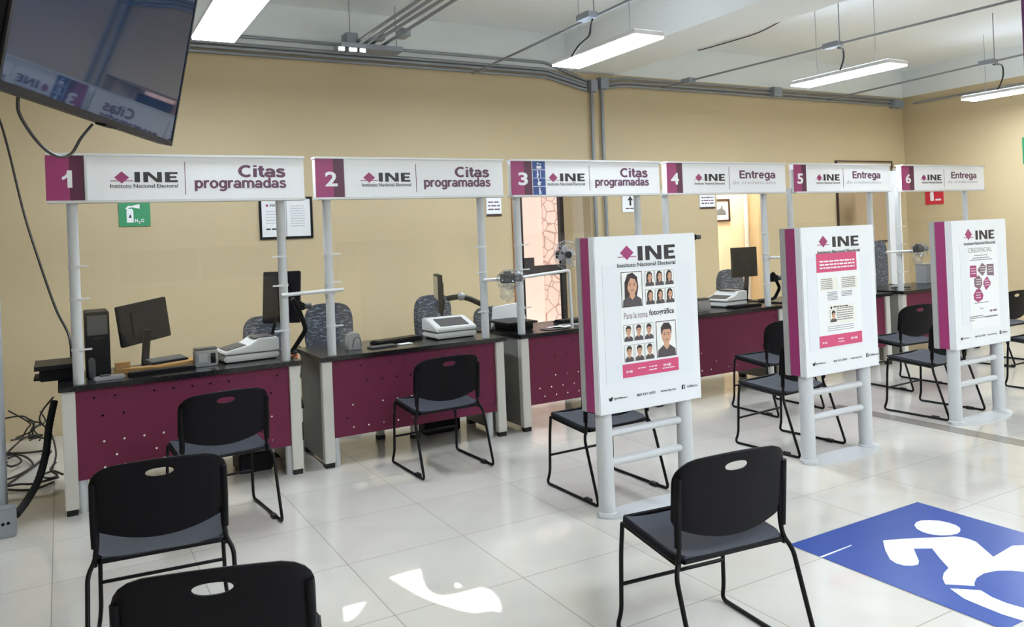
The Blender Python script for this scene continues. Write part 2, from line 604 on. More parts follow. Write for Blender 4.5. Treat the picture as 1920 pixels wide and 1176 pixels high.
# ------------------------------------------------------------------ setting
struct(MB().box(XL - .2, XR + .2, YF - .2, W + 2.6, -.1, 0), 'floor', M['floor'])
DOOR = (4.37, 5.42, 2.35)      # doorway behind booth three
PASS = (7.43, 8.34, 2.30)      # passage behind booth four


def wall_boxes(z0, z1, y0, y1):
    mb = MB(); x = XL - .2
    for a, b, h in (DOOR, PASS):
        mb.box(x, a, y0, y1, z0, z1)
        if z0 < h < z1: mb.box(a, b, y0, y1, h, z1)
        elif h <= z0: mb.box(a, b, y0, y1, z0, z1)
        x = b
    mb.box(x, XR + .2, y0, y1, z0, z1)
    return mb


struct(wall_boxes(0, ZY, W, W + .15), 'wall_back', M['wall'])
struct(wall_boxes(ZY, ZC, W, W + .15), 'wall_back_upper', M['white_band'])
struct(MB().box(XR, XR + .2, YF, W, 0, ZY), 'wall_right', M['wall'])
struct(MB().box(XR, XR + .2, YF, W, ZY, ZC), 'wall_right_upper', M['white_band'])
struct(MB().box(XL - .2, XL, YF, W, 0, ZC), 'wall_left', M['wall'])
WINS = [(-2.4, .2), (.8, 3.4), (4.0, 6.6), (7.2, 9.8)]
mb = MB().box(XL - .2, XR + .2, YF - .2, YF, 0, .9).box(XL - .2, XR + .2, YF - .2, YF, 3.0, ZC)
xa = XL - .2
for a, b_ in WINS + [(XR + .2, None)]:
    mb.box(xa, a, YF - .2, YF, .9, 3.0); xa = b_
struct(mb, 'wall_front', M['wall'])
for i, (a, b_) in enumerate(WINS):
    mb = MB()
    for x0, x1, z0, z1 in ((a, b_, .9, .95), (a, b_, 2.95, 3.0), (a, a + .05, .95, 2.95), (b_ - .05, b_, .95, 2.95), ((a + b_) / 2 - .025, (a + b_) / 2 + .025, .95, 2.95)):
        mb.box(x0, x1, YF - .14, YF - .08, z0, z1)
    mb.m = 1; mb.box(a + .05, b_ - .05, YF - .115, YF - .11, .95, 2.95)
    struct(mb, 'window_%d' % (i + 2), [M['alu'], M['glass']])
    pd = bpy.data.lights.new('sky_portal', 'AREA'); pd.shape = 'RECTANGLE'; pd.size = b_ - a; pd.size_y = 2.1; pd.cycles.is_portal = True
    po_ = bpy.data.objects.new('sky_portal', pd); C.objects.link(po_); po_.location = ((a + b_) / 2, YF - .18, 1.95)
    po_.rotation_euler = Vector((0, 1, 0)).to_track_quat('-Z', 'Y').to_euler()
struct(MB().box(-12, 22, -16, YF - .2, -.12, -.02), 'ground_street', mat('pale_paving', (190, 186, 178), .9, var=.1))
# ceiling with an added, unseen opening that lets the sun in
SK = (0.0, 1.35, 0.75, 1.9)
cm = MB()
for a in ((XL - .2, SK[0], YF - .2, W + 2.6), (SK[1], XR + .2, YF - .2, W + 2.6), (SK[0], SK[1], YF - .2, SK[2]), (SK[0], SK[1], SK[3], W + 2.6)):
    cm.box(a[0], a[1], a[2], a[3] if a[3] < W + 1 else W + .15, ZC, ZC + .15)
struct(cm, 'ceiling', M['ceiling'])
struct(MB().box(5.16, 5.84, YF, W, ZY - .012, ZC), 'beam', M['ceiling'])
# sun patch: added unseen blind with holes cut to cast this shape
SUND = Vector((.20, .45, -1.0))


def sunhole(px):
    out = []
    for u, v in px:
        g = at_z(600 + u / 3.2, 900 + v / 3.2, 0)
        h = g - SUND * (ZC + .10)
        out.append((h.x, h.y))
    return out


holes = [sunhole(q) for q in (
    [(415, 585), (500, 558), (600, 535), (610, 560), (615, 600), (640, 650), (680, 685), (740, 695), (830, 680), (920, 655), (965, 645), (1015, 655), (1060, 700), (1088, 760), (1082, 795), (1030, 785), (930, 800), (850, 785), (700, 740), (600, 700), (500, 640)],
    [(140, 765), (205, 745), (280, 733), (250, 775), (215, 820), (180, 845), (150, 848)],
    [(805, 630), (825, 612), (855, 645), (815, 648)])]
cu = bpy.data.curves.new('sun_mask', 'CURVE'); cu.dimensions = '2D'; cu.fill_mode = 'BOTH'; cu.extrude = .001
for poly in [[(SK[0] - .05, SK[2] - .05), (SK[1] + .05, SK[2] - .05), (SK[1] + .05, SK[3] + .05), (SK[0] - .05, SK[3] + .05)]] + holes:
    sp = cu.splines.new('POLY'); sp.points.add(len(poly) - 1); sp.use_cyclic_u = True
    for p, q in zip(sp.points, poly): p.co = (q[0], q[1], 0, 1)
ob = bpy.data.objects.new('t', cu); C.objects.link(ob)
bpy.context.view_layer.update()
me = bpy.data.meshes.new_from_object(ob.evaluated_get(bpy.context.evaluated_depsgraph_get()))
bpy.data.objects.remove(ob)
me.materials.clear(); me.materials.append(M['column'])
bl = bpy.data.objects.new('window_1', me); C.objects.link(bl)  # added unseen sheet, its holes shape the sunlight on the floor
bl.location = (0, 0, ZC + .10); bl['kind'] = 'structure'

# beyond the doorway: reveal, door frame, courtyard
YD = 7.98
mb = MB().box(DOOR[0] - .15, DOOR[0], W + .15, YD + .1, 0, 2.6).box(DOOR[1], DOOR[1] + .15, W + .15, YD + .1, 0, 2.6)
mb.box(DOOR[0] - .15, DOOR[1] + .15, W + .15, YD + .1, 2.35, 2.6)
struct(mb, 'wall_door_reveal', M['cream'])
xd0, xd1 = at_y(974, 450, YD).x, at_y(1059, 450, YD).x
struct(MB().box(xd1, DOOR[1], YD, YD + .1, 0, 2.35), 'wall_beside_door', M['wall'])
df = thing('glass_door', 'dark metal framed glass door with a crossbar behind booth three', 'door', ((xd0 + xd1) / 2, YD, 0))
mb = MB()
for x0, x1, z0, z1 in ((xd0 - .25, xd0 + .055, .05, 2.22), (xd1 - .055, xd1, .05, 2.22), (xd0, xd1, 2.16, 2.30), (xd0, xd1, 0.0, .12)):
    mb.box(x0, x1, YD, YD + .06, z0, z1)
mb.build('door_frame', M['dark_metal'], df)
zc = at_y(1020, 507, YD).z
MB().box(xd0, xd1, YD - .01, YD + .05, zc - .06, zc + .06).build('crossbar', M['dark_metal'], df)
MB().box(xd0 + .02, xd0 + .16, YD - .05, YD, zc - .05, zc + .16).build('lock', M['dark_metal'], df)
MB().box(xd0 + .05, xd1 - .05, YD + .02, YD + .028, .12, 2.16).build('glass_pane', M['glass'], df)
struct(MB().box(DOOR[0] - .02, DOOR[0] + .03, W - .012, W + .15, 0, 2.35), 'trim_1', M['brown'])
struct(MB().box(1, 9.5, YD + .1, 13, -.12, -.02), 'ground_courtyard', M['courtyard'])
sx = at_y(1017, 450, 10.2).x
struct(MB().box(3, sx, 10.2, 10.4, -.1, 4.5), 'wall_courtyard_plain', M['pink'])
struct(MB().box(sx, 9, 10.15, 10.4, -.1, 4.5), 'wall_courtyard_stone', M['stone'])

# beyond the passage: a lit corridor
YC = 8.6
mb = MB().box(PASS[0] - 1.2, PASS[1] + 1.9, YC, YC + .12, 0, 2.9)
mb.box(PASS[1] + 1.75, PASS[1] + 1.9, W + .15, YC, 0, 2.9).box(PASS[0] - 1.35, PASS[0] - 1.2, W + .15, YC + .12, 0, 2.9)
struct(mb, 'wall_corridor', M['cream'])
struct(MB().box(PASS[0] - 1.35, PASS[1] + 1.9, W + .15, YC + .12, 2.9, 3.0), 'ceiling_corridor', M['ceiling'])
p = MB().box(8.0, 8.6, 7.85, 8.45, 2.84, 2.88)
lp = thing('corridor_lamp', 'white lamp on the corridor ceiling beyond the passage', 'ceiling light', (8.3, 8.15, 2.9))
MB().box(7.75, 8.55, 7.85, 8.45, 2.86, 2.898).build('housing', M['lamp_body'], lp)
MB().box(7.8, 8.5, 7.9, 8.4, 2.848, 2.858).build('diffuser', mat('corridor_diffuser', (255, 252, 246), .5, var=0, emit=42), lp)

# grey column at the left edge, purple column at the right edge
struct(MB().box(-.75, -.315, 5.15, 5.6, 0, ZC), 'column_left', M['column'])
q = at_z(1914, 20, 3.3)
struct(MB().box(q.x + .01, q.x + .30, q.y - .30, q.y, 2.28, ZC), 'column_right', M['purple'])
# grey tile strip in the floor
struct(MB().box(5.375, 5.52, -1, 4.35, .0005, .0025), 'trim_2', M['strip'])

# ------------------------------------------------------------------ chair
SEATZ = .425


def chair_proto():
    t = thing('visitor_chair', '', 'chair', (0, 0, 0))
    # seat pan
    n, k = 20, 14
    mb = MB(); vs, fs = [], []

    def half(tt):          # half width along depth
        e = abs(tt * 2 - 1)
        return .222 * (1 - .10 * max(0, (e - .72) / .28) ** 2)
    for lay in (0, 1):
        for j in range(k + 1):
            tt = j / k
            y = -.165 + tt * .375
            for i in range(n + 1):
                sx_ = i / n * 2 - 1
                x = sx_ * half(tt)
                z = .398 + .034 * tt - .014 * (1 - sx_ ** 2) * math.sin(PI * min(1, tt * 1.05)) + (.012 * sx_ ** 4)
                z -= .016 * max(0, (tt - .86) / .14) ** 2
                vs.append((x, y, z if lay == 0 else z - .016))
    w = n + 1; lay = w * (k + 1)
    for j in range(k):
        for i in range(n):
            a = j * w + i
            fs.append((a, a + 1, a + 1 + w, a + w))
            fs.append((a + lay, a + w + lay, a + 1 + w + lay, a + 1 + lay))
    for i in range(n):
        fs.append((i + lay, i + 1 + lay, i + 1, i)); a = k * w + i
        fs.append((a, a + 1, a + 1 + lay, a + lay))
    for j in range(k):
        a = j * w; fs.append((a, a + w, a + w + lay, a + lay)); a += n
        fs.append((a + lay, a + w + lay, a + w, a))
    mb.add(vs, fs).build('seat', M['chair_seat'], t, local=True)
    mb = MB()
    ring = []
    for j in range(k + 1): ring.append((-half(j / k) - .004, -.165 + j / k * .375, .398 + .034 * j / k - .008))
    for j in range(k, -1, -1): ring.append((half(j / k) + .004, -.165 + j / k * .375, .398 + .034 * j / k - .008))
    mb.tube(ring + [ring[0]], .009, 8, cap=False).build('seat_rim', M['black_plastic'], t, local=True)
    # backrest with grip hole
    hw, zt, zb = .236, .742, .482
    out2 = []
    for a, b in ((0, 1),):
        corner = .075
        top = lambda x: zt - .016 * (x / hw) ** 2
        bot = lambda x: zb - .058 * (1 - (x / hw) ** 2) + .026
        N = 72
        hc = (0, .692)
        for i in range(N):
            an = 2 * PI * i / N
            dx, dz = math.cos(an), math.sin(an)
            lo, hi = 0, 1.
            for _ in range(30):
                mdl = (lo + hi) / 2
                x, z = hc[0] + dx * mdl, hc[1] + dz * mdl
                ok = abs(x) < hw and z < top(x) and z > bot(x)
                if ok and abs(x) > hw - corner and z > zt - .01 - corner:
                    ok = (abs(x) - (hw - corner)) ** 2 + (z - (zt - .01 - corner)) ** 2 < corner ** 2
                if ok and abs(x) > hw - .03 and z < bot(x) + .03:
                    ok = (abs(x) - (hw - .03)) ** 2 + (z - (bot(x) + .03)) ** 2 < .03 ** 2 * 1.4
                lo, hi = (mdl, hi) if ok else (lo, mdl)
            out2.append((hc[0] + dx * lo, hc[1] + dz * lo))
    hole = [(hc[0] + .048 * math.copysign(abs(math.cos(2 * PI * i / N)) ** .8, math.cos(2 * PI * i / N)), hc[1] + .0155 * math.sin(2 * PI * i / N)) for i in range(N)]
    R = 9
    vs, fs = [], []

    def crv(x, z):
        return -.152 - .03 * (z - .46) / .28 - .022 * (1 - (x / hw) ** 2) + .016 * max(0, (abs(x) - .19) / .046) ** 2
    for lay in (0, 1):
        for rr in range(R + 1):
            f = rr / R
            for i in range(N):
                x = hole[i][0] * (1 - f) + out2[i][0] * f
                z = hole[i][1] * (1 - f) + out2[i][1] * f
                edge = .003 if rr in (0, R) else 0
                vs.append((x, crv(x, z) + (.006 - edge if lay == 0 else -.006 + edge), z))
    L1 = (R + 1) * N
    for rr in range(R):
        for i in range(N):
            a, b = rr * N + i, rr * N + (i + 1) % N
            fs.append((a, b, b + N, a + N)); fs.append((a + L1, a + N + L1, b + N + L1, b + L1))
    for i in range(N):
        j = (i + 1) % N
        fs.append((i, i + L1, j + L1, j)); a, b = R * N + i, R * N + j
        fs.append((a, b, b + L1, a + L1))
    MB().add(vs, fs).build('backrest', M['black_plastic'], t, local=True, smooth=60)
    for sgn in (-1, 1):
        pts = [(sgn * .226, .195, .412), (sgn * .232, .203, .30), (sgn * .236, .212, .075), (sgn * .244, .235, .0085), (sgn * .249, -.29, .0085), (sgn * .247, -.178, .352), (sgn * .222, -.158, .398), (sgn * .214, -.155, .46), (sgn * .212, -.170, .66)]
        MB().tube(fillet(pts, .03, 5), .0085, 10).build('leg_frame', M['chair_metal'], t, local=True)
        MB().tube([(sgn * .224, .20, .408), (sgn * .222, -.16, .378), (sgn * .226, -.166, .395)], .008, 8).build('seat_rail', M['chair_metal'], t, local=True)
        MB().box(sgn * .238 - .012, sgn * .238 + .012, -.2, -.15, .0005, .022).build('glide', M['black_rubber'], t, local=True)
        MB().tube([(sgn * .222, -.158, .44), (sgn * .224, -.165, .56), (sgn * .222, -.176, .675)], .0125, 10).build('back_sleeve', M['black_plastic'], t, local=True)
    MB().cyl((-.233, .205, .18), (.233, .205, .18), .0075, n=10).build('crossbar', M['chair_metal'], t, local=True)
    return t


CHAIRS = [
    (.348, 2.207, -17, 'black chair nearest the camera, only its backrest top showing at the bottom edge'),
    (.311, 3.388, -5.7, 'black chair behind the nearest one, in front of the desk numbered 1 by one row'),
    (.728, 4.644, 4.3, 'black chair pulled up to the desk under sign 1'),
    (2.161, 4.874, 1.4, 'black chair facing the desk under sign 2'),
    (2.748, 3.838, .7, 'black chair hidden from the waist up by the photo poster stand'),
    (1.997, 2.177, -6.7, 'black chair standing alone beside the blue wheelchair floor sign'),
    (5.059, 4.615, -2.4, 'black chair at the desk under sign 4, left of the red headed poster stand'),
    (4.285, 3.82, 4.9, 'black chair right behind the stand with the red headed poster'),
    (6.654, 4.536, -3.7, 'black chair before the desk under sign 5, its handle hole showing magenta'),
    (5.884, 3.795, 2.5, 'black chair right behind the stand with the magenta shapes poster'),
    (8.356, 4.614, 0, 'black chair cut by the right picture edge, right of the last poster stand'),
    (7.409, 3.689, 0, 'black chair at the right picture edge of which only a runner shows'),
]
proto = chair_proto()
for i, (x, y, a, lab) in enumerate(CHAIRS):
    o = proto if i == 0 else copy_tree(proto)
    o.location = (x, y, 0); o.rotation_euler = (0, 0, math.radians(a))
    tag(o, lab, 'chair', 'black sled base visitor chairs')

# ------------------------------------------------------------------ booths
DESK = [(-.02, 1.345), (1.49, 2.88), (3.03, 4.41), (4.56, 5.92), (6.10, 7.50), (7.71, 9.10)]
SIGN = [(-.053, 1.42), (1.488, 2.924), (2.999, 4.449), (4.526, 5.990), (6.115, 7.563), (7.760, 9.283)]
POST = [(.071, 1.271), (1.58, 2.758), (3.072, 4.253), (4.562, 5.763), (6.119, 7.315), (7.771, 9.009)]
YD0 = 5.20
ZT = .745
HOLE_ROWS = [(.655, 0), (.56, .5), (.40, .5), (.32, 0), (.25, .5)]


rnd_h = random.Random(11)


def holed_panel(x0, x1, z0, z1, y, th):
    mb = MB()
    cell = .0214
    nx = max(1, round((x1 - x0) / cell)); cw = (x1 - x0) / nx
    nz = max(1, round((z1 - z0) / cell)); ch = (z1 - z0) / nz
    hs = set()
    for z, o in HOLE_ROWS:
        j = int((z - z0) / ch)
        for k in range(0, 20):
            i = int(((k + o) * .107 + .09) / cw)
            if 0 < i < nx - 1 and rnd_h.random() < .62: hs.add((i, j))
    r = .0065
    # runs of solid cells become single quads
    for j in range(nz):
        a = 0
        za, zb = z0 + j * ch, z0 + (j + 1) * ch
        row = [i for i in range(nx) if (i, j) in hs]
        for i in row + [nx]:
            if i > a: mb.box(x0 + a * cw, x0 + i * cw, y, y + th, za, zb)
            if i < nx:
                cx, cz = x0 + (i + .5) * cw, (za + zb) / 2
                sq = [(x0 + i * cw, za), (cx, za), (x0 + (i + 1) * cw, za), (x0 + (i + 1) * cw, cz), (x0 + (i + 1) * cw, zb), (cx, zb), (x0 + i * cw, zb), (x0 + i * cw, cz)]
                ci = [(cx + r * math.cos(-3 * PI / 4 + q * PI / 4), cz + r * math.sin(-3 * PI / 4 + q * PI / 4)) for q in range(8)]
                vs = [(p_[0], yy, p_[1]) for yy in (y, y + th) for p_ in sq + ci]
                fs = []
                for q in range(8):
                    b = (q + 1) % 8
                    fs.append((q, b, b + 8, q + 8)); fs.append((q + 16, q + 24, b + 24, b + 16)); fs.append((q + 8, b + 8, b + 24, q + 24))
                mb.add(vs, fs)
            a = i + 1
    return mb


NUM = 'one two three four five six'.split()
for b in range(6):
    x0, x1 = DESK[b]
    d = thing('service_desk', 'desk with magenta front panel and black top under sign %d' % (b + 1), 'desk', ((x0 + x1) / 2, 5.5, 0), 'service desks in a row')
    MB().box(x0 - .015, x1 + .015, YD0, 5.86, ZT - .03, ZT).build('worktop', M['worktop'], d, bevel=.004)
    holed_panel(x0 + .07, x1 - .07, .19, ZT - .032, 5.25, .004).build('front_panel', M['magenta'], d)
    MB().box(x0 + .075, x1 - .075, 5.42, 5.76, .50, ZT - .031).build('hole_darkener', M['device_dark'], d)  # added dark box so the upper panel holes look dark
    for s_, xa in ((0, x0), (1, x1 - .07)):
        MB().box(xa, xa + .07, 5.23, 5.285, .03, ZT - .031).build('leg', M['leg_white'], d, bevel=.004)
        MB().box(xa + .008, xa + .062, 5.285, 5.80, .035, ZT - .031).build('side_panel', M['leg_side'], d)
        for yy in (5.23, 5.74): MB().box(xa + .006, xa + .064, yy + .002, yy + .05, 0, .034).build('foot', M['black_rubber'], d)
    # header sign on posts
    s0, s1 = SIGN[b]
    p0, p1 = POST[b]
    z0, z1 = 1.797, 2.085
    col = 'overhead sign reading INE %s' % ('Citas programadas' if b < 3 else 'Entrega de credenciales')
    extra = ' beside a blue symbol strip' if b == 2 else ' on two posts'
    t = thing('counter_sign', 'white %s, number %d%s' % (col, b + 1, extra), 'sign', ((p0 + p1) / 2, 5.25, 0), 'numbered counter signs')
    sg = MB().box(s0 + .004, s1 - .004, 5.21, 5.275, z0 + .012, z1 - .012).build('sign_panel', M['white_print'], t)
    MB().box(s0, s1, 5.195, 5.29, z1 - .014, z1).build('top_rail', M['alu'], sg)
    MB().box(s0, s1, 5.195, 5.29, z0, z0 + .014).build('bottom_rail', M['alu'], sg)
    YS = 5.21
    if b == 0: e = dict(num=(85, 157), dg=(113, 137), em=228, hw=14, ine=(252, 333), sub=(206, 333), dv=347, t1=(447, 535), t2=(364, 536))
    if b == 1: e = dict(num=(591, 645), dg=(609, 632), em=692, hw=11, ine=(710, 769), sub=(678, 770), dv=780, t1=(853, 917), t2=(794, 919))
    if b == 2: e = dict(num=(958, 997), dg=(971, 989), em=1037, hw=8, ine=(1050, 1096), sub=(1026, 1096), dv=1105, t1=(1163, 1214), t2=(1115, 1216))
    if b == 3: e = dict(num=(1250, 1279), dg=(1257, 1272), em=1310, hw=6.5, ine=(1321, 1359), sub=(1302, 1358), dv=1367, t1=(1386, 1454), t2=(1373, 1454))
    if b == 4: e = dict(num=(1488, 1511), dg=(1494, 1505), em=1536, hw=5, ine=(1544, 1574), sub=(1530, 1574), dv=1581, t1=(1598, 1651), t2=(1587, 1651))
    if b == 5: e = dict(num=(1690, 1713), dg=(1697, 1707), em=1732, hw=4.5, ine=(1739, 1765), sub=(1728, 1766), dv=1770, t1=(1783, 1831), t2=(1777, 1832))
    X = lambda u: at_y(u, 330, YS).x
    na, nb = X(e['num'][0]), X(e['num'][1])
    np_ = MB(); np_.rect(na, na + (nb - na) * .62, z0 + .014, z1 - .014, YS, .004)
    np_.m = 1; np_.rect(na + (nb - na) * .62, nb, z0 + .014, z1 - .014, YS, .004)
    np_.build('number_panel', [M['magenta_print'], M['purple_print']], sg)
    mb = MB()
    if b == 0:
        da, dw = X(116), X(135) - X(116)
        mb.front([(da + dw * q_, 1.885 + .1 * r_) for q_, r_ in ((0, .62), (.30, .70), (.45, .80), (.52, 1), (1, 1), (1, 0), (.52, 0), (.52, .60), (.3, .50), (0, .45))], YS - .004)
    else: lettering(mb, str(b + 1), X(e['dg'][0]), X(e['dg'][1]), 1.885, 1.985, YS - .004, .028)
    mb.build('numeral', M['white_print'], sg)
    if b == 0: MB().box(nb + .004, nb + .016, 5.195, 5.21, z0 + .012, z1 - .012).build('joint_strip', M['alu'], sg)
    cx = X(e['em']); hw_ = X(e['em'] + e['hw']) - cx
    mb = MB(); emblem(mb, cx, 1.945, hw_, .036 if b < 3 else .034, YS, hw_ * 1.5); mb.build('emblem', M['magenta_print'], sg)
    mb = MB(); ine(mb, X(e['ine'][0]), X(e['ine'][1]), 1.916, 1.978, YS)
    lettering(mb, 'Instituto Nacional Electoral', X(e['sub'][0]), X(e['sub'][1]), 1.883, 1.906, YS, .012)
    mb.build('emblem_lettering', M['ink'], sg)
    xdv = X(e['dv'])
    MB().rect(xdv - .002, xdv + .002, 1.84, 2.04, YS).build('divider', M['plum_ink'], sg)
    mb = MB()
    if b < 3:
        bold_word(mb, 'Citas', X(e['t1'][0]), X(e['t1'][1]), 1.948, .075, YS, .21)
        bold_word(mb, 'programadas', X(e['t2'][0]), X(e['t2'][1]), 1.878, .066, YS, .19)
        mb.build('lettering', M['plum_ink'], sg)
    else:
        bold_word(mb, 'Entrega', X(e['t1'][0]), X(e['t1'][1]), 1.938, .072, YS, .185)
        mb.build('lettering', M['plum_ink'], sg)
        mb = MB(); lettering(mb, 'de credenciales', X(e['t2'][0]), X(e['t2'][1]), 1.885, 1.918, YS, .0)
        mb.build('small_lettering', M['grey_ink'], sg)
    if b == 2:
        xa, xb = X(999), X(1022)
        mb = MB(); mb.rect(xa, xb, z0 + .014, z1 - .014, YS, .004); mb.m = 1
        mid = (xa + xb) / 2; h4 = (z1 - z0 - .03) / 4
        for k in range(4):
            zz = z0 + .015 + h4 * (k + .5); yy = YS - .004
            if k: mb.rect(xa, xb, zz - h4 / 2 - .002, zz - h4 / 2 + .002, yy, .001)
            if k == 0:                                   # standing figure with a stick
                mb.ell(mid, zz + .018, .006, .006, yy); mb.rect(mid - .006, mid + .006, zz - .028, zz + .010, yy); mb.front([(mid + .008, zz), (mid + .018, zz - .028), (mid + .014, zz - .028), (mid + .005, zz)], yy)
            elif k == 1:                                 # wheelchair
                mb.ell(mid - .004, zz - .012, .014, .014, yy); mb.ell(mid - .008, zz + .022, .006, .006, yy); mb.rect(mid - .012, mid - .004, zz - .004, zz + .014, yy); mb.rect(mid - .004, mid + .016, zz - .004, zz + .004, yy)
            elif k == 2:                                 # bent figure with a cane and another
                mb.ell(mid - .014, zz + .02, .006, .006, yy); mb.front([(mid - .022, zz - .028), (mid - .02, zz + .008), (mid - .008, zz + .012), (mid - .004, zz - .004), (mid - .012, zz - .028)], yy); mb.rect(mid + .010, mid + .014, zz - .026, zz + .024, yy)
            else:                                        # a seated group
                mb.ell(mid - .010, zz + .016, .008, .008, yy); mb.ell(mid + .012, zz + .010, .006, .006, yy); mb.rect(mid - .022, mid + .02, zz - .024, zz - .002, yy)
        mb.build('symbol_strip', [M['blue_print'], M['white_print']], sg)
    for q_, px in enumerate((p0, p1)):
        po = MB().cyl((px, 5.285, ZT), (px, 5.285, z0 + .05), .029, n=24)
        MB().cyl((px, 5.285, 0.0), (px, 5.285, ZT - .031), .029, n=24).build('sign_post_leg', M['post'], d)
        po.build('post', M['post'], t)
        for zc_ in (1.43, 1.24, .945):
            mb = MB().cyl((px, 5.285, zc_ - .008), (px, 5.285, zc_ + .008), .033, n=20)
            sd = 1 if q_ == 0 else -1
            mb.box(min(px, px + sd * .075), max(px, px + sd * .075), 5.247, 5.255, zc_ - .005, zc_ + .005)
            mb.build('clamp', M['alu'], t)
    MB().box(p0 + .045, p1 - .045, 5.256, 5.262, .80, 1.51).build('acrylic_screen', M['acrylic'], t)

# ------------------------------------------------------------------ poster stands
def portrait(mb, x0, x1, z0, z1, y, woman):
    """material slots: 0 sheet 1 ink 2 skin 3 hair 4 clothes 5 photo ground"""
    w, h = x1 - x0, z1 - z0
    cx = (x0 + x1) / 2
    mb.m = 1; mb.rect(x0, x1, z0, z1, y, .0006)
    mb.m = 5; mb.rect(x0 + w * .03, x1 - w * .03, z0 + h * .02, z1 - h * .02, y, .0010)
    if woman:
        mb.m = 3; mb.front([(cx - w * .36, z0 + h * .12), (cx - w * .34, z0 + h * .7), (cx - w * .2, z0 + h * .93), (cx + w * .05, z0 + h * .97), (cx + w * .26, z0 + h * .84), (cx + w * .30, z0 + h * .55), (cx + w * .22, z0 + h * .30), (cx, z0 + h * .2)], y, .0016)
    mb.m = 4; mb.front([(x0 + w * .05, z0 + h * .02), (x1 - w * .05, z0 + h * .02), (x1 - w * .07, z0 + h * .2), (cx + w * .18, z0 + h * .32), (cx - w * .18, z0 + h * .32), (x0 + w * .07, z0 + h * .2)], y, .0020)
    mb.m = 2; mb.front([(cx - w * .11, z0 + h * .45), (cx - w * .13, z0 + h * .29), (cx, z0 + h * .2), (cx + w * .13, z0 + h * .29), (cx + w * .11, z0 + h * .45)], y, .0024)
    mb.ell(cx, z0 + h * .6, w * .23, h * .25, y, .0028, 18)
    mb.m = 3
    if woman:
        mb.front([(cx - w * .25, z0 + h * .5), (cx - w * .24, z0 + h * .8), (cx, z0 + h * .93), (cx + w * .24, z0 + h * .8), (cx + w * .25, z0 + h * .6), (cx + w * .14, z0 + h * .78), (cx - w * .06, z0 + h * .82), (cx - w * .18, z0 + h * .68)], y, .0034)
    else:
        mb.front([(cx - w * .25, z0 + h * .62), (cx - w * .26, z0 + h * .82), (cx - w * .1, z0 + h * .95), (cx + w * .14, z0 + h * .94), (cx + w * .26, z0 + h * .82), (cx + w * .25, z0 + h * .62), (cx + w * .18, z0 + h * .76), (cx - w * .16, z0 + h * .76)], y, .0034)
    mb.m = 1
    for sg_ in (-1, 1):
        mb.ell(cx + sg_ * w * .095, z0 + h * .62, w * .045, h * .014, y, .0034, 8)
        mb.rect(cx + sg_ * w * .095 - w * .06, cx + sg_ * w * .095 + w * .06, z0 + h * .66, z0 + h * .675, y, .0034)
    mb.rect(cx - w * .07, cx + w * .07, z0 + h * .465, z0 + h * .48, y, .0034)
    mb.m = 2


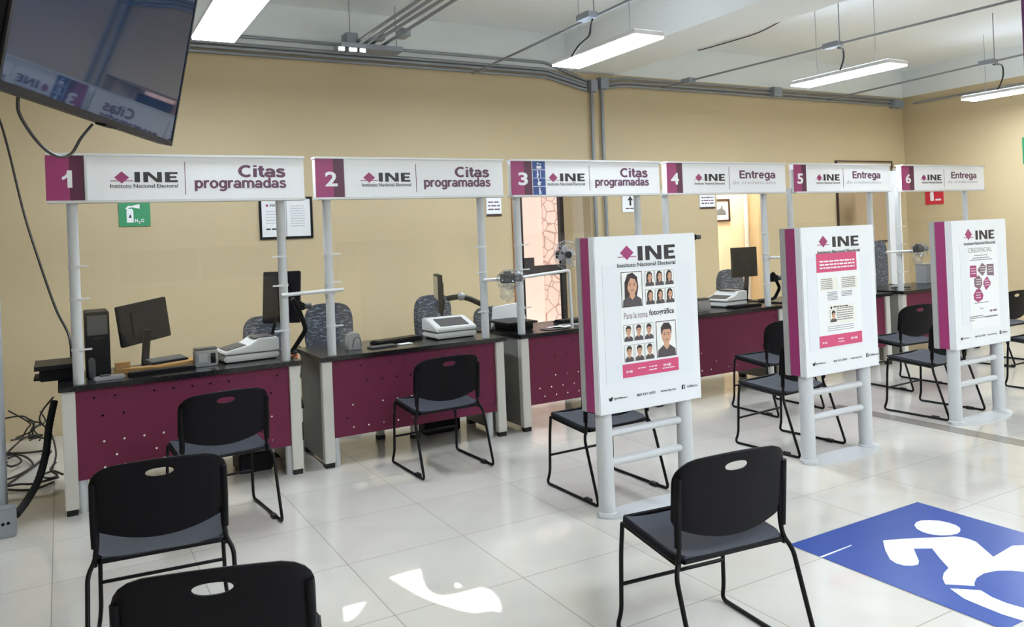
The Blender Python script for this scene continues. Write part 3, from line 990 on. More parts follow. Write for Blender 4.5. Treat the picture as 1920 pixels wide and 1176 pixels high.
STAND = [(2.412, 'white poster stand with rows of portrait photographs on its sheet', 'Para la toma '),
         (3.985, 'white poster stand with a red headed sheet showing a printed card', ''),
         (5.56, 'white poster stand with magenta and grey shapes on its sheet, rightmost of three', '')]
PM = [M['paper'], M['ink'], M['skin'], M['hair'], M['cloth'], M['photo'], M['pink_print'], M['cardpaper'], M['mid_ink'], M['mauve_print'], M['magenta_print']]
YK = 3.37
for si, (xl, lab, _) in enumerate(STAND):
    bw = .705
    t = thing('poster_stand', lab, 'poster stand', (xl + bw / 2, 3.44, 0), 'poster stands on twin posts')
    # base plate: lens outline
    base = []
    for i in range(25):
        a = PI + PI * i / 24
        base.append((.36 * math.cos(a), .125 * math.sin(a)))
    for i in range(1, 24):
        a = PI * i / 24
        base.append((.36 * math.cos(a), .06 * math.sin(a)))
    MB().prism(base, (xl + .36, 3.425, 0), (1, 0, 0), (0, 1, 0), .012).build('base_plate', M['kiosk_grey'], t, bevel=.003)
    for px in (xl + .065, xl + .625):
        MB().lathe([(.052, .0115), (.052, .018), (.044, .024), (.044, .56)], (px, 3.435, 0), 28).build('post', M['kiosk_grey'], t)
    for zz in (.428, .272):
        MB().cyl((xl + .10, 3.435, zz), (xl + .59, 3.435, zz), .021, n=18).build('rung', M['kiosk_grey'], t)
    z0, z1 = .545, 1.478
    MB().box(xl, xl + bw, YK, YK + .05, z0, z1).build('front_board', M['kiosk_board'], t, bevel=.004)
    MB().box(xl + .004, xl + bw - .004, YK + .05, YK + .125, z0 + .004, z1 - .004).build('middle_board', M['magenta_print'], t)
    MB().box(xl, xl + bw, YK + .125, YK + .17, z0, z1).build('back_board', M['kiosk_back'], t, bevel=.004)
    if si == 0: f = lambda a, b_: at_y(1060 + a / 2.94, 400 + b_ / 2.94, YK)
    if si == 1: f = lambda a, b_: at_y(1440 + a / 3.459, 390 + b_ / 3.459, YK)
    if si == 2: f = lambda a, b_: at_y(1620 + a / 3.094, 300 + b_ / 3.094, YK)

    def box(a0, b0, a1, b1):
        p, q = f(a0, b0), f(a1, b1)
        return p.x, q.x, q.z, p.z
    # emblem
    EM = [((338, 218), 37, 40, (397, 182), (605, 248), (285, 287), (605, 277)), ((357, 218), 28, 38, (415, 187), (587, 243), (318, 293), (592, 275)), ((605, 432), 20, 33, (645, 410), (755, 456), (578, 488), (758, 480))][si]
    c = f(*EM[0]); hw_ = f(EM[0][0] + EM[1], EM[0][1]).x - c.x; hh = c.z - f(EM[0][0], EM[0][1] + EM[2]).z
    mb = MB(); emblem(mb, c.x, c.z, hw_, hh, YK, hw_ * 1.35); mb.build('emblem', M['magenta_print'], t)
    a, b_, c1_, d1_ = box(*EM[3], *EM[4])
    mb = MB(); ine(mb, a, b_, c1_, d1_, YK)
    a, b_ = f(*EM[5]), f(*EM[6]); lettering(mb, 'Instituto Nacional Electoral', a.x, b_.x, (a.z + b_.z) / 2 - .008, (a.z + b_.z) / 2 + .014, YK, .015, .0028)
    mb.build('emblem_lettering', M['ink'], t); mb = MB()
    SOC = [((240, 1028), 265), ((290, 1022), 310), ((562, 1056), 572)][si]
    rows = [[((268, 342), 1022, '@INEMexico'), ((393, 496), 1000, '800 433 2000'), ((525, 610), 983, 'www.ine.mx'), ((672, 728), 962, 'INEMexico')],
            [((312, 376), 1018, '@INEMexico'), ((425, 512), 1000, '800 433 2000'), ((536, 610), 982, 'www.ine.mx'), ((655, 716), 966, 'INEMexico')],
            [((577, 618), 1053, '@INEMexico'), ((645, 705), 1040, '800 433 2000'), ((717, 770), 1028, 'www.ine.mx'), ((803, 832), 1015, 'INEMexico')]][si]
    for (ua, ub), vv, s_ in rows:
        p, q = f(ua, vv), f(ub, vv)
        m_ = MB(); lettering(m_, s_, p.x, q.x, .615, .629, YK, .01); m_.build('contact_line', M['ink'], t)
    p = f(*SOC[0]).x            # bird badge and letter badge
    mb.ell(p + .012, .621, .011, .009, YK, .001, 10); mb.ell(p + .021, .629, .006, .006, YK, .001, 8); mb.front([(p - .003, .632), (p + .006, .618), (p + .012, .626)], YK, .001)
    q = f(*[(642, 968), (637, 968), (788, 1018)][si])
    mb.build('bird_badge', M['ink'], t)
    MB().rect(q.x, q.x + .023, .611, .636, YK, .001).build('square_badge', M['ink'], t)
    mb = MB(); lettering(mb, 'f', q.x + .009, q.x + .018, .612, .633, YK - .001, .03); mb.build('badge_letter', M['white_print'], t)
    # sleeve and sheet
    HB = [((200, 292), (715, 868)), ((245, 322), (690, 868)), ((552, 492), (812, 925))][si]
    a, b_, c1_, d1_ = box(*HB[0], *HB[1])
    MB().rect(a, b_, c1_, d1_, YK, .0016).build('poster_sleeve', M['holder'], t)
    Y1 = YK - .0016
    mb = MB()
    if si == 0:
        SH = box(292, 318, 624, 862); mb.rect(*SH, Y1, .001); Y2 = Y1 - .001
        sw, sh = SH[1] - SH[0], SH[3] - SH[2]
        def sub(a0, a1, b0, b1): return SH[0] + a0 * sw, SH[0] + a1 * sw, SH[3] - b1 * sh, SH[3] - b0 * sh
        portrait(mb, *sub(.03, .40, .015, .345), Y2, True)
        for r_ in range(2):
            for k in range(3):
                portrait(mb, *sub(.45 + k * .18, .615 + k * .18, .02 + r_ * .175, .165 + r_ * .175), Y2, True)
                portrait(mb, *sub(.04 + k * .18, .205 + k * .18, .51 + r_ * .19, .665 + r_ * .19), Y2, False)
        portrait(mb, *sub(.61, .975, .51, .855), Y2, False)
        mb.m = 9; a = sub(.06, .47, .395, .455); lettering(mb, 'Para la toma', *a, Y2, 0, .001)
        mb.m = 1; a = sub(.50, .955, .39, .46); lettering(mb, 'fotográfica', *a, Y2, .02, .001)
        mb.m = 6; mb.rect(*sub(0, 1, .875, 1), Y2, .001); mb.m = 0
        a = sub(.06, .17, .935, .957); lettering(mb, 'INE', *a, Y2 - .001, .02, .001)
        a = sub(.72, .86, .92, .945); lettering(mb, 'INE', *a, Y2 - .001, .02, .001)
        for k, (xa, xb) in enumerate(((.26, .40), (.46, .60), (.46, .60), (.70, .92))):
            g = sub(xa, xb, .92 + .03 * (k == 2) + .035 * (k == 3), .94); dashes(mb, g[0], g[1], g[3] - .004, .005, Y2 - .001, k)
    elif si == 1:
        SH = box(308, 300, 612, 868); mb.rect(*SH, Y1, .001); Y2 = Y1 - .001
        sw, sh = SH[1] - SH[0], SH[3] - SH[2]
        def sub(a0, a1, b0, b1): return SH[0] + a0 * sw, SH[0] + a1 * sw, SH[3] - b1 * sh, SH[3] - b0 * sh
        mb.m = 6; mb.rect(*sub(0, .93, 0, .20), Y2, .001); mb.rect(*sub(0, .99, .875, 1), Y2, .001)
        mb.m = 0
        for k, vv in enumerate((.075, .11, .145)):
            g = sub(.07, .88, vv, vv + .02); dashes(mb, g[0], g[1], (g[2] + g[3]) / 2, .0095, Y2 - .001, 5 + k)
        a = sub(.06, .17, .94, .958); lettering(mb, 'INE', *a, Y2 - .001, .02, .001)
        a = sub(.72, .88, .927, .95); lettering(mb, 'INE', *a, Y2 - .001, .02, .001)
        for k in range(2):
            g = sub(.42, .56, .92 + .03 * k, .94); dashes(mb, g[0], g[1], g[3] - .004, .005, Y2 - .001, k)
        mb.m = 7; mb.rect(*sub(.07, .47, .26, .40), Y2, .0008); mb.rect(*sub(.54, .93, .26, .40), Y2, .0008); mb.rect(*sub(.23, .84, .56, .76), Y2, .0008)
        mb.m = 8
        for k in range(6):
            for xa, xb in ((.09, .34), (.56, .88)):
                g = sub(xa, xb, .275 + k * .02, .28); dashes(mb, g[0], g[1], g[3], .005, Y2 - .0008, 20 + k)
            g = sub(.22, .45, .42 + k * .016, .43); dashes(mb, g[0], g[1], g[3], .004, Y2, 30 + k)
            if k < 4: g = sub(.55, .80, .42 + k * .016, .43); dashes(mb, g[0], g[1], g[3], .004, Y2, 40 + k)
            g = sub(.42, .80, .60 + k * .024, .61); dashes(mb, g[0], g[1], g[3], .006, Y2 - .0008, 50 + k)
        for k in range(3):
            g = sub(.2, .8, .785 + k * .022, .79); dashes(mb, g[0], g[1], g[3], .003, Y2, 60 + k)
        mb.m = 1
        g = sub(.27, .38, .575, .59); mb.ell(g[0] + .01, g[3] - .006, .008, .008, Y2 - .0008); g = sub(.34, .7, .58, .59); dashes(mb, g[0], g[1], g[3], .007, Y2 - .0008, 70)
        g = sub(.26, .41, .61, .74); portrait(mb, *g, Y2 - .0008, False)
    else:
        SH = box(600, 500, 790, 955); mb.rect(*SH, Y1, .001); Y2 = Y1 - .001
        mb.m = 8; a = f(602, 540); b_ = f(738, 512); lettering(mb, 'CREDENCIAL', a.x, b_.x, a.z, a.z + .034, Y2, .0, .001)
        for k, (u0, u1, vv) in enumerate(((636, 716, 556), (628, 722, 571), (612, 742, 584))):
            p, q = f(u0, vv), f(u1, vv); dashes(mb, p.x, q.x, p.z, .006, Y2, 80 + k)
        shp = [(10, [(612, 614), (648, 612), (652, 680), (613, 682)]), (9, [(655, 640), (682, 597), (705, 615), (700, 650), (685, 672)]), (9, [(708, 604), (748, 602), (751, 670), (712, 668)]),
               (9, [(662, 668), (680, 690), (684, 722), (668, 752), (640, 735), (636, 692)]), (10, [(712, 675), (732, 708), (730, 725), (706, 755), (690, 722), (692, 700)]), (10, [(650, 750), (672, 750), (690, 782), (686, 808), (660, 825), (638, 812), (633, 785)])]
        for m_, pl in shp:
            mb.m = m_; mb.front([(f(*p).x, f(*p).z) for p in pl], Y2, .001)
        mb.m = 0
        for m_, pl in shp:
            cxp = sum(p[0] for p in pl) / len(pl); czp = sum(p[1] for p in pl) / len(pl)
            p, q = f(cxp - 13, czp), f(cxp + 13, czp)
            for k in range(3): dashes(mb, p.x, q.x, p.z + .02 - k * .018, .005, Y2 - .001, 90 + k)
        mb.m = 8
        for k, (u0, u1, vv) in enumerate(((640, 720, 832), (672, 690, 862), (612, 690, 912), (612, 770, 922), (612, 640, 935), (700, 775, 912))):
            p, q = f(u0, vv), f(u1, vv); dashes(mb, p.x, q.x, p.z, .006, Y2, 95 + k)
        mb.m = 9; a, b_ = f(728, 874), f(768, 866); dashes(mb, a.x, b_.x, a.z, .014, Y2, 3)
    mb.build('poster', PM, t)

# ------------------------------------------------------------------ television
TV = thing('television', 'switched off black television hanging tilted at the top left', 'tv', (.3809, 3.2429, 1.8978))
te, tu, tn = Vector((.3998, .9166, .0079)), Vector((.185, -.0892, .9787)), Vector((.8977, -.3898, -.2053))
TM = Matrix(((te.x, tu.x, tn.x, .3809), (te.y, tu.y, tn.y, 3.2429), (te.z, tu.z, tn.z, 1.8978), (0, 0, 0, 1)))
TWD, THT = 1.235, .70
MB().box(-TWD, 0, 0, THT, -.05, -.003).xf(TM).build('housing', M['bezel'], TV, bevel=.006)
mb = MB()
for a in ((-TWD, 0, 0, .018), (-TWD, 0, THT - .012, THT), (-TWD, -TWD + .012, .018, THT - .012), (-.012, 0, .018, THT - .012)):
    mb.box(a[0], a[1], a[2], a[3], -.003, .003, TM)
mb.build('bezel', M['bezel'], TV)
MB().box(-TWD + .012, -.012, .018, THT - .012, -.003, .0005).xf(TM).build('screen', M['screen'], TV)
MB().box(-.62, -.54, -.006, .0, -.03, .002).xf(TM).build('sensor', M['black_plastic'], TV)
pc = TM @ Vector((-TWD / 2, THT * .6, -.06))
mb = MB().box(-TWD / 2 - .2, -TWD / 2 + .2, THT * .35, THT * .8, -.075, -.05, TM)
mb.cyl(pc - tn * .05, Vector((pc.x, pc.y, pc.z)) - tn * .12, .02); mb.cyl(pc - tn * .12, Vector(((pc - tn * .12).x, (pc - tn * .12).y, ZC)), .022)
mb.build('ceiling_bracket', M['chair_metal'], TV)


def tvp(u, v):      # a point on the plane of the television
    d = ray(u, v); k = (Vector((.3809, 3.2429, 1.8978)) - CAM).dot(tn) / d.dot(tn)
    return CAM + d * k - tn * .02


mb = MB().tube(spline([tvp(50, 185), tvp(52, 215), tvp(75, 255), tvp(100, 283), tvp(125, 296), tvp(148, 290), tvp(165, 262), tvp(186, 236)]), .0042, 8)
tag(mb.build('television_cable', M['cable']), 'black cable looping below the television in front of sign 1', 'cable')
mb = MB().tube(spline([at_y(-12, 200, 7.0), at_y(2, 233, 7.0), at_y(18, 290, 6.9), at_y(45, 400, 6.7), at_y(75, 495, 6.5), at_y(105, 580, 6.2), at_y(130, 632, 6.0), at_y(134, 690, 5.95)]), .008, 8)
tag(mb.build('hanging_cable', M['cable']), 'long black cable slanting down across the wall to the left end of desk 1', 'cable')

# ------------------------------------------------------------------ ceiling lamps
def lamp(x, y, lab, first=[None]):
    if first[0] is None:
        t = thing('ceiling_lamp', lab, 'ceiling light', (0, 0, 3.0))
        MB().box(-.15, .15, -.59, .59, .012, .05).build('housing', M['lamp_body'], t, local=True, bevel=.004)
        MB().box(-.143, .143, -.583, .583, .0, .012).build('diffuser', M['glow'], t, local=True)
        MB().box(-.13, .13, -.57, .57, .05, .056).build('added_uplight', M['glow_up'], t, local=True)  # added glowing top that throws extra light on the ceiling
        for yy in (-.35, .35): MB().cyl((0, yy, .056), (0, yy, ZC - 3.0), .003, n=6).build('suspension_rod', M['conduit'], t, local=True)
        first[0] = t; o = t
    else:
        o = copy_tree(first[0])
    o.location = (x, y, 3.0)
    tag(o, lab, 'ceiling light', 'hanging panel lamps')


lamp(1.015, 5.42, 'lit panel lamp beside the television, leftmost and largest of the lamps')
lamp(4.02, 5.34, 'lit panel lamp hanging over the gap between signs 2 and 4')
lamp(7.10, 5.34, 'lit panel lamp hanging above sign 5')
lamp(10.25, 5.33, 'lit panel lamp cut by the right edge, above sign 6')
for x in (1.015, 4.02, 7.10, 10.25):
    for y in (-.1, -2.9):
        lamp(x + (.9 if (x < 2 and y > -1) else 0), y, 'lit panel lamp of the rows hanging behind the viewer')

# ------------------------------------------------------------------ conduits
def pipe(pts, r, lab, m='conduit', name='conduit', cat='conduit', grp='grey conduits'):
    return tag(MB().tube(fillet(pts, .06, 5), r, 10).build(name, M[m]), lab, cat, grp)


def jbox(c, sx_, sy, sz, lab, rz=0.):
    t = thing('junction_box', lab, 'junction box', c, 'grey junction boxes')
    MB().box(-sx_ / 2, sx_ / 2, -sy / 2, sy / 2, -sz / 2, sz / 2).build('box_body', M['box_grey'], t, local=True, bevel=.004)
    MB().box(-sx_ / 2 + .004, sx_ / 2 - .004, -sy / 2 - .004, -sy / 2, -sz / 2 + .004, sz / 2 - .004).build('cover', M['box_grey'], t, local=True)
    t.rotation_euler = (0, 0, rz)


for k, (z, yy, r) in enumerate(((3.455, W - .03, .016), (3.375, W - .03, .018), (3.335, W - .035, .018), (3.29, W - .03, .016))):
    pipe([(-1.0, yy, z), (4.85, yy, z), (5.41, yy - .003 * k, 3.285 - .038 * k)], r, '%s grey conduit along the left back wall, ending at the wall boxes' % ('topmost', 'second', 'third', 'lowest')[k])
for k, (z, r) in enumerate(((3.345, .015), (3.295, .018), (3.25, .016))):
    pipe([(5.66, W - .03, z - .05), (5.95, W - .03, z), (11.3, W - .03, z)], r, '%s of the grey conduits along the back wall right of the wall boxes' % ('topmost', 'middle', 'lowest')[k])
pipe([(5.49, W - .03, 3.17), (5.475, W - .03, 2.3), (5.475, W - .03, .3)], .02, 'left of two grey pipes running down the wall behind sign 3')
pipe([(5.635, W - .03, 3.2), (5.625, W - .03, 2.3), (5.625, W - .03, .3)], .02, 'right of two grey pipes running down the wall behind sign 3')
jbox((5.49, W - .05, 3.22), .10, .08, .14, 'pale grey box atop the left wall pipe')
jbox((5.64, W - .05, 3.26), .12, .08, .13, 'pale grey box atop the right wall pipe')
c = at_y(1300, 160, W - .05)
jbox((8.55, W - .055, 3.31), .16, .09, .13, 'grey box on the back wall conduits below the lamp above sign 5')
jbox((11.2, W - .055, 3.27), .22, .09, .12, 'grey box in the corner at the end of the back wall conduits')
q = at_x(1880, 155, XR - .03)
pipe([(XR - .03, 7.4, 3.27), (XR - .03, 4.0, 3.27)], .016, 'thin grey conduit along the right wall behind the last lamp')
# four conduits from the bracket toward the viewer
ZP = 3.42
for k, (ua, va, ub, vb) in enumerate(((664, 82, 785, 0), (680, 84, 806, 0), (694, 84, 828, 0), (716, 86, 852, 0))):
    a, b_ = at_z(ua, va, ZP), at_z(ub, vb, ZP)
    d_ = (b_ - a).normalized()
    pipe([a, b_, b_ + d_ * 2.2], .015, '%s of four parallel conduits crossing the ceiling from the slotted bracket' % ('leftmost', 'second from left', 'third from left', 'rightmost')[k])
c = at_z(756, 63, ZP); jbox((c.x, c.y, c.z), .09, .16, .07, 'dark grey box on the rightmost of the four parallel conduits')
c = at_z(716, 72, ZP); jbox((c.x, c.y + .05, c.z + .02), .07, .1, .06, 'small dark box between the parallel conduits beside the bracket')
# slotted bracket on rods
t = thing('conduit_bracket', 'grey slotted bracket hanging from rods with bright slots beneath', 'bracket', at_y(690, 100, 7.25))
a, b_ = at_y(636, 100, 7.25), at_y(750, 100, 7.25)
zb_ = b_.z
MB().box(a.x, b_.x, 7.17, 7.40, zb_ + .0, zb_ + .045).build('channel', M['box_grey'], t)
for u in (656, 742): x_ = at_y(u, 60, 7.25).x; MB().cyl((x_, 7.25, zb_ + .04), (x_, 7.25, ZC), .005, n=8).build('rod', M['conduit'], t)
x_ = at_y(661, 70, 7.25).x; MB().box(x_ - .06, x_ + .05, 7.24, 7.40, zb_ + .045, zb_ + .16).build('box', M['box_grey'], t)
for u0, u1 in ((632, 645), (652, 668), (672, 684)):
    p, q = at_y(u0, 110, 7.2), at_y(u1, 106, 7.2)
    sl = MB().box(p.x, q.x, 7.16, 7.24, zb_ - .045, zb_ - .003).build('slot_box', M['box_grey'], t)
    MB().box(p.x + .008, q.x - .008, 7.152, 7.16, zb_ - .04, zb_ - .01).build('lit_face', M['glow_small'], sl)  # emissive pane gives the slot its brightness
# lamp feed conduits
def feed(ua, va, ub, vb, z, ext, lab):
    a, b_ = at_z(ua, va, z), at_z(ub, vb, z)
    d_ = (b_ - a).normalized()
    far = a - d_ * max(0, (7.5 - a.y) / max(.2, -d_.y))
    pipe([far, a, b_, b_ + d_ * ext], .011, lab)
    return a, b_


feed(1116, 30, 1180, 0, 3.25, 2.5, 'conduit at the top edge feeding the lamp over sign 3')
feed(1290, 152, 1560, 85, 3.25, 3.5, 'long conduit crossing above the lamp over sign 5')
feed(1600, 176, 1850, 118, 3.25, 3.0, 'conduit feeding the lamp at the right edge')


def drop(u, v, pts, z, lab, lamp_xy):
    c_ = at_z(u, v, z)
    jbox((c_.x, c_.y, z), .10, .17, .05, lab + ' box')
    d_ = (c_.xy.to_3d() * 0)
    P = [c_ + Vector((.02, -.05, -.036))] + [at_y(a, b, c_.y + (k + 1) * .04) for k, (a, b) in enumerate(pts)]
    tag(MB().tube(spline(P), .009, 8).build('lamp_cord', M['cable']), 'black cord drooping from the ' + lab + ' to its lamp', 'cable', 'lamp cords')
    MB_ = tag(MB().cyl((c_.x + .03, c_.y - .06, z), (c_.x + .03, c_.y - .06, ZC), .005, n=6).build('hanger_rod', M['conduit']), 'thin rod hanging the ' + lab + ' from the ceiling', 'rod', 'conduit hanger rods')


drop(1100, 31, [(1108, 50), (1104, 68), (1086, 85), (1072, 106)], 3.25, 'conduit above the lamp over sign 3', None)
drop(1561, 85, [(1580, 92), (1582, 108), (1578, 124), (1573, 138)], 3.25, 'conduit above the lamp over sign 5', None)
drop(1852, 117, [(1878, 122), (1881, 140), (1876, 158), (1870, 168)], 3.25, 'conduit above the rightmost lamp', None)
c = at_z(1290, 152, 3.25); jbox((c.x, c.y, 3.25), .10, .15, .06, 'grey box at the wall end of the long ceiling conduit')
pts = [at_z(u, v, ZC - .012) for u, v in ((1252, 106), (1300, 97), (1356, 82), (1420, 62), (1460, 42), (1484, 30))]
tag(MB().tube(spline(pts), .006, 6).build('ceiling_wire', M['cable']), 'thin dark wire stapled across the ceiling near the beam', 'cable')

# ------------------------------------------------------------------ things on the walls
def wall_plate(name, lab, cat, px, y=W, th=.012, m='paper', frame=None):
    (u0, v0), (u1, v1) = px
    p, q = at_y(u0, v0, y), at_y(u1, v1, y)
    t = thing(name, lab, cat, ((p.x + q.x) / 2, y - th, (p.z + q.z) / 2))
    x0, x1, z0, z1 = p.x, q.x, q.z, p.z
    if frame:
        b_ = frame[1]
        mb = MB()
        for a in ((x0, x1, z0, z0 + b_), (x0, x1, z1 - b_, z1), (x0, x0 + b_, z0 + b_, z1 - b_), (x1 - b_, x1, z0 + b_, z1 - b_)):
            mb.box(a[0], a[1], y - th - .006, y - .002, a[2], a[3])
        mb.build('frame', M[frame[0]], t)
    MB().box(x0 + .002, x1 - .002, y - th, y - .001, z0 + .002, z1 - .002).build('plate', M[m], t)
    return t, x0, x1, z0, z1, y - th


t, x0, x1, z0, z1, yp = wall_plate('safety_sign', 'green fire extinguisher sign with white symbol on the wall behind sign 1', 'sign', ((221, 378), (283, 424)), m='green_sign')
w, h = x1 - x0, z1 - z0
mb = MB()
G = lambda pts: mb.front([(x0 + a * w, z0 + b_ * h) for a, b_ in pts], yp)
G([(.25, .16), (.46, .16), (.46, .62), (.42, .70), (.29, .70), (.25, .62)])
G([(.22, .72), (.30, .82), (.42, .82), (.66, .88), (.66, .70), (.42, .76), (.34, .74), (.25, .66)])
lettering(mb, 'H', x0 + .50 * w, x0 + .59 * w, z0 + .16 * h, z0 + .30 * h, yp, .03)
lettering(mb, '2', x0 + .61 * w, x0 + .67 * w, z0 + .11 * h, z0 + .21 * h, yp, .03)
lettering(mb, 'O', x0 + .69 * w, x0 + .79 * w, z0 + .16 * h, z0 + .30 * h, yp, .03)
mb.m = 1; mb.front([(x0 + .31 * w, z0 + .34 * h), (x0 + .41 * w, z0 + .34 * h), (x0 + .36 * w, z0 + .5 * h)], yp - .0013)
mb.build('symbol', [M['white_print'], M['ink']], t)

t, x0, x1, z0, z1, yp = wall_plate('framed_certificate', 'black framed pair of printed pages hanging between signs 1 and 2', 'picture frame', ((484, 370), (587, 446)), frame=('bezel', .022))
w, h = x1 - x0, z1 - z0
mb = MB(); mb.rect(x0 + .5 * w - .004, x0 + .5 * w + .004, z0 + .05 * h, z1 - .05 * h, yp)
mb.m = 1
for k in range(9):
    dashes(mb, x0 + .58 * w, x0 + .85 * w, z1 - (.22 + k * .06) * h, .008, yp, k)
    if k < 5: dashes(mb, x0 + .12 * w, x0 + .42 * w, z1 - (.34 + k * .07) * h, .008, yp, k + 20)
mb.m = 2; emblem(mb, x0 + .15 * w, z1 - .2 * h, .012, .016, yp, .02); mb.m = 3
lettering(mb, 'INE', x0 + .2 * w, x0 + .3 * w, z1 - .23 * h, z1 - .17 * h, yp, .02); dashes(mb, x0 + .12 * w, x0 + .38 * w, z0 + .24 * h, .014, yp, 44)
mb.build('print', [M['silver'], M['grey_ink'], M['magenta_print'], M['ink']], t)

for px, lab, k in ((((910, 366), (940, 405)), 'small white notice on the wall right of the post of sign 2', 0), (((1310, 360), (1340, 391)), 'small white notice on the wall under sign 4 left of the passage', 1)):
    t, x0, x1, z0, z1, yp = wall_plate('notice', lab, 'notice', px, m='white_print')
    w, h = x1 - x0, z1 - z0
    mb = MB()
    for j in range(3): dashes(mb, x0 + .12 * w, x1 - .1 * w, z1 - (.34 + j * .17) * h, .014, yp, j + 7 * k)
    mb.m = 1; mb.rect(x0, x1, z0, z0 + .1 * h, yp, .002)
    mb.build('print', [M['plum_ink'], M['dark_brown']], t)
t, x0, x1, z0, z1, yp = wall_plate('arrow_notice', 'small white notice with a black upward arrow below sign 3', 'notice', ((1165, 362), (1195, 398)), m='white_print')
w, h = x1 - x0, z1 - z0
mb = MB(); mb.front([(x0 + .46 * w, z0 + .35 * h), (x0 + .58 * w, z0 + .35 * h), (x0 + .58 * w, z0 + .62 * h), (x0 + .70 * w, z0 + .62 * h), (x0 + .52 * w, z0 + .84 * h), (x0 + .34 * w, z0 + .62 * h), (x0 + .46 * w, z0 + .62 * h)], yp)
dashes(mb, x0 + .2 * w, x0 + .85 * w, z0 + .2 * h, .012, yp, 2)
mb.build('print', M['ink'], t)
# red sign and green sign on the right wall (facing -X)
def side_plate(name, lab, px, m):
    (u0, v0), (u1, v1) = px
    p, q = at_x(u0, v0, XR), at_x(u1, v1, XR)
    t = thing(name, lab, 'sign', (XR - .01, (p.y + q.y) / 2, (p.z + q.z) / 2))
    MB().box(XR - .012, XR - .001, q.y, p.y, q.z, p.z).build('plate', M[m], t)
    return t, p, q


t, p, q = side_plate('safety_sign', 'red fire extinguisher sign on the right wall below sign 6', ((1735, 352), (1770, 382)), 'red_sign')
mb = MB(); wy, hz = p.y - q.y, p.z - q.z
T2 = lambda a, b_: (p.y - a * wy, q.z + b_ * hz)
def sp_(pts): mb.prism([(-T2(a, b_)[0], T2(a, b_)[1]) for a, b_ in pts], (XR - .0122, 0, 0), (0, -1, 0), (0, 0, 1), .0012)
sp_([(.28, .2), (.48, .2), (.48, .66), (.42, .74), (.34, .74), (.28, .66)]); sp_([(.34, .76), (.62, .84), (.62, .74), (.42, .72)])
sp_([(.56, .2), (.88, .2), (.88, .3), (.56, .3)])
mb.build('symbol', M['white_print'], t)
side_plate('safety_sign', 'green sign cut by the right picture edge', ((1917, 258), (1950, 305)), 'green_sign')

# corridor picture, board, pipe
p, q = at_y(1325, 374, YC - .02), at_y(1369, 415, YC - .02)
t = thing('framed_picture', 'dark framed grey landscape print on the corridor wall', 'picture frame', ((p.x + q.x) / 2, YC - .02, (p.z + q.z) / 2))
mb = MB()
for a in ((p.x, q.x, q.z, q.z + .025), (p.x, q.x, p.z - .025, p.z), (p.x, p.x + .025, q.z, p.z), (q.x - .025, q.x, q.z, p.z)): mb.box(a[0], a[1], YC - .03, YC - .002, a[2], a[3])
mb.build('frame', M['dark_brown'], t)
MB().box(p.x + .025, q.x - .025, YC - .015, YC - .004, q.z + .025, p.z - .025).build('mat_board', M['paper'], t)
cx, cz = p.x * .4 + q.x * .6, (p.z + q.z) / 2
MB().front([(cx - .13, cz - .07), (cx + .11, cz - .07), (cx + .10, cz - .01), (cx + .05, cz + .02), (cx + .03, cz + .09), (cx, cz + .03), (cx - .05, cz + .01), (cx - .13, cz)], YC - .015).build('print', M['picture'], t)
c = at_y(1400, 430, YC - .05)
pipe([(c.x, YC - .05, .4), (c.x, YC - .05, 2.85)], .035, 'pale pipe running down the corridor wall', 'alu')
p, q = at_y(1566, 302, W), at_y(1668, 302, W)
t = thing('notice_board', 'plain tan board on the back wall behind sign 5', 'board', ((p.x + q.x) / 2, W - .02, 1.8))
MB().box(p.x, q.x, W - .022, W - .001, 1.2, 2.38).build('panel', M['board'], t)
mb = MB().box(p.x - .016, p.x, W - .035, W - .001, 1.18, 2.395).box(q.x, q.x + .016, W - .035, W - .001, 1.18, 2.395).box(p.x, q.x, W - .035, W - .001, 2.38, 2.395).box(p.x, q.x, W - .035, W - .001, 1.18, 1.2)
mb.build('frame', M['dark_brown'], t)
p, q = at_y(1650, 322, 6.85), at_y(1675, 322, 6.85)
t = thing('backdrop_screen', 'tall narrow white photo backdrop behind the left post of sign 6', 'screen', ((p.x + q.x) / 2 + .1, 6.9, 0))
MB().box(p.x + .2, p.x + .40, 6.88, 6.92, .05, 2.18).build('panel', M['post'], t)
MB().box(p.x + .40, p.x + .44, 6.86, 6.94, .05, 2.22).build('upright', M['white_print'], t)
MB().box(p.x + .15, p.x + .48, 6.7, 7.1, 0, .05).build('foot', M['post'], t)

# ------------------------------------------------------------------ things on and behind the desks
GAP = .002


def rotz(cx, cy, a, cz=0.): return Matrix.Translation((cx, cy, cz)) @ Matrix.Rotation(a, 4, 'Z')


def monitor(lab, x, y, z, w, h, rz, tilt=0., roll=0., bx=0., br=.10):
    t = thing('monitor', lab, 'monitor', (x, y, ZT), 'desk monitors')
    m_ = Matrix.Translation((x, y, z)) @ Matrix.Rotation(rz, 4, 'Z') @ Matrix.Rotation(tilt, 4, 'X') @ Matrix.Rotation(roll, 4, 'Y')
    MB().box(-w / 2, w / 2, -.02, .015, -h / 2, h / 2).xf(m_).build('housing', M['monitor'], t, bevel=.004)
    MB().box(-w / 2 + .014, w / 2 - .014, .0155, .018, -h / 2 + .014, h / 2 - .014).xf(m_).build('screen', M['screen'], t)
    MB().box(-w * .28, w * .28, -.035, -.02, -h * .3, h * .3).xf(m_).build('rear_bulge', M['monitor'], t, bevel=.006)
    nz = z - h * .3
    MB().bar((x + bx, y, ZT + .012), rotz(x, y, rz, z) @ Vector((0, -.045, -.05)), .044, .018).build('neck', M['monitor'], t)
    MB().lathe([(br, ZT + GAP), (br, ZT + .008), (.03, ZT + .014)], (x + bx, y, 0), 24).build('base', M['monitor'], t)
    return t


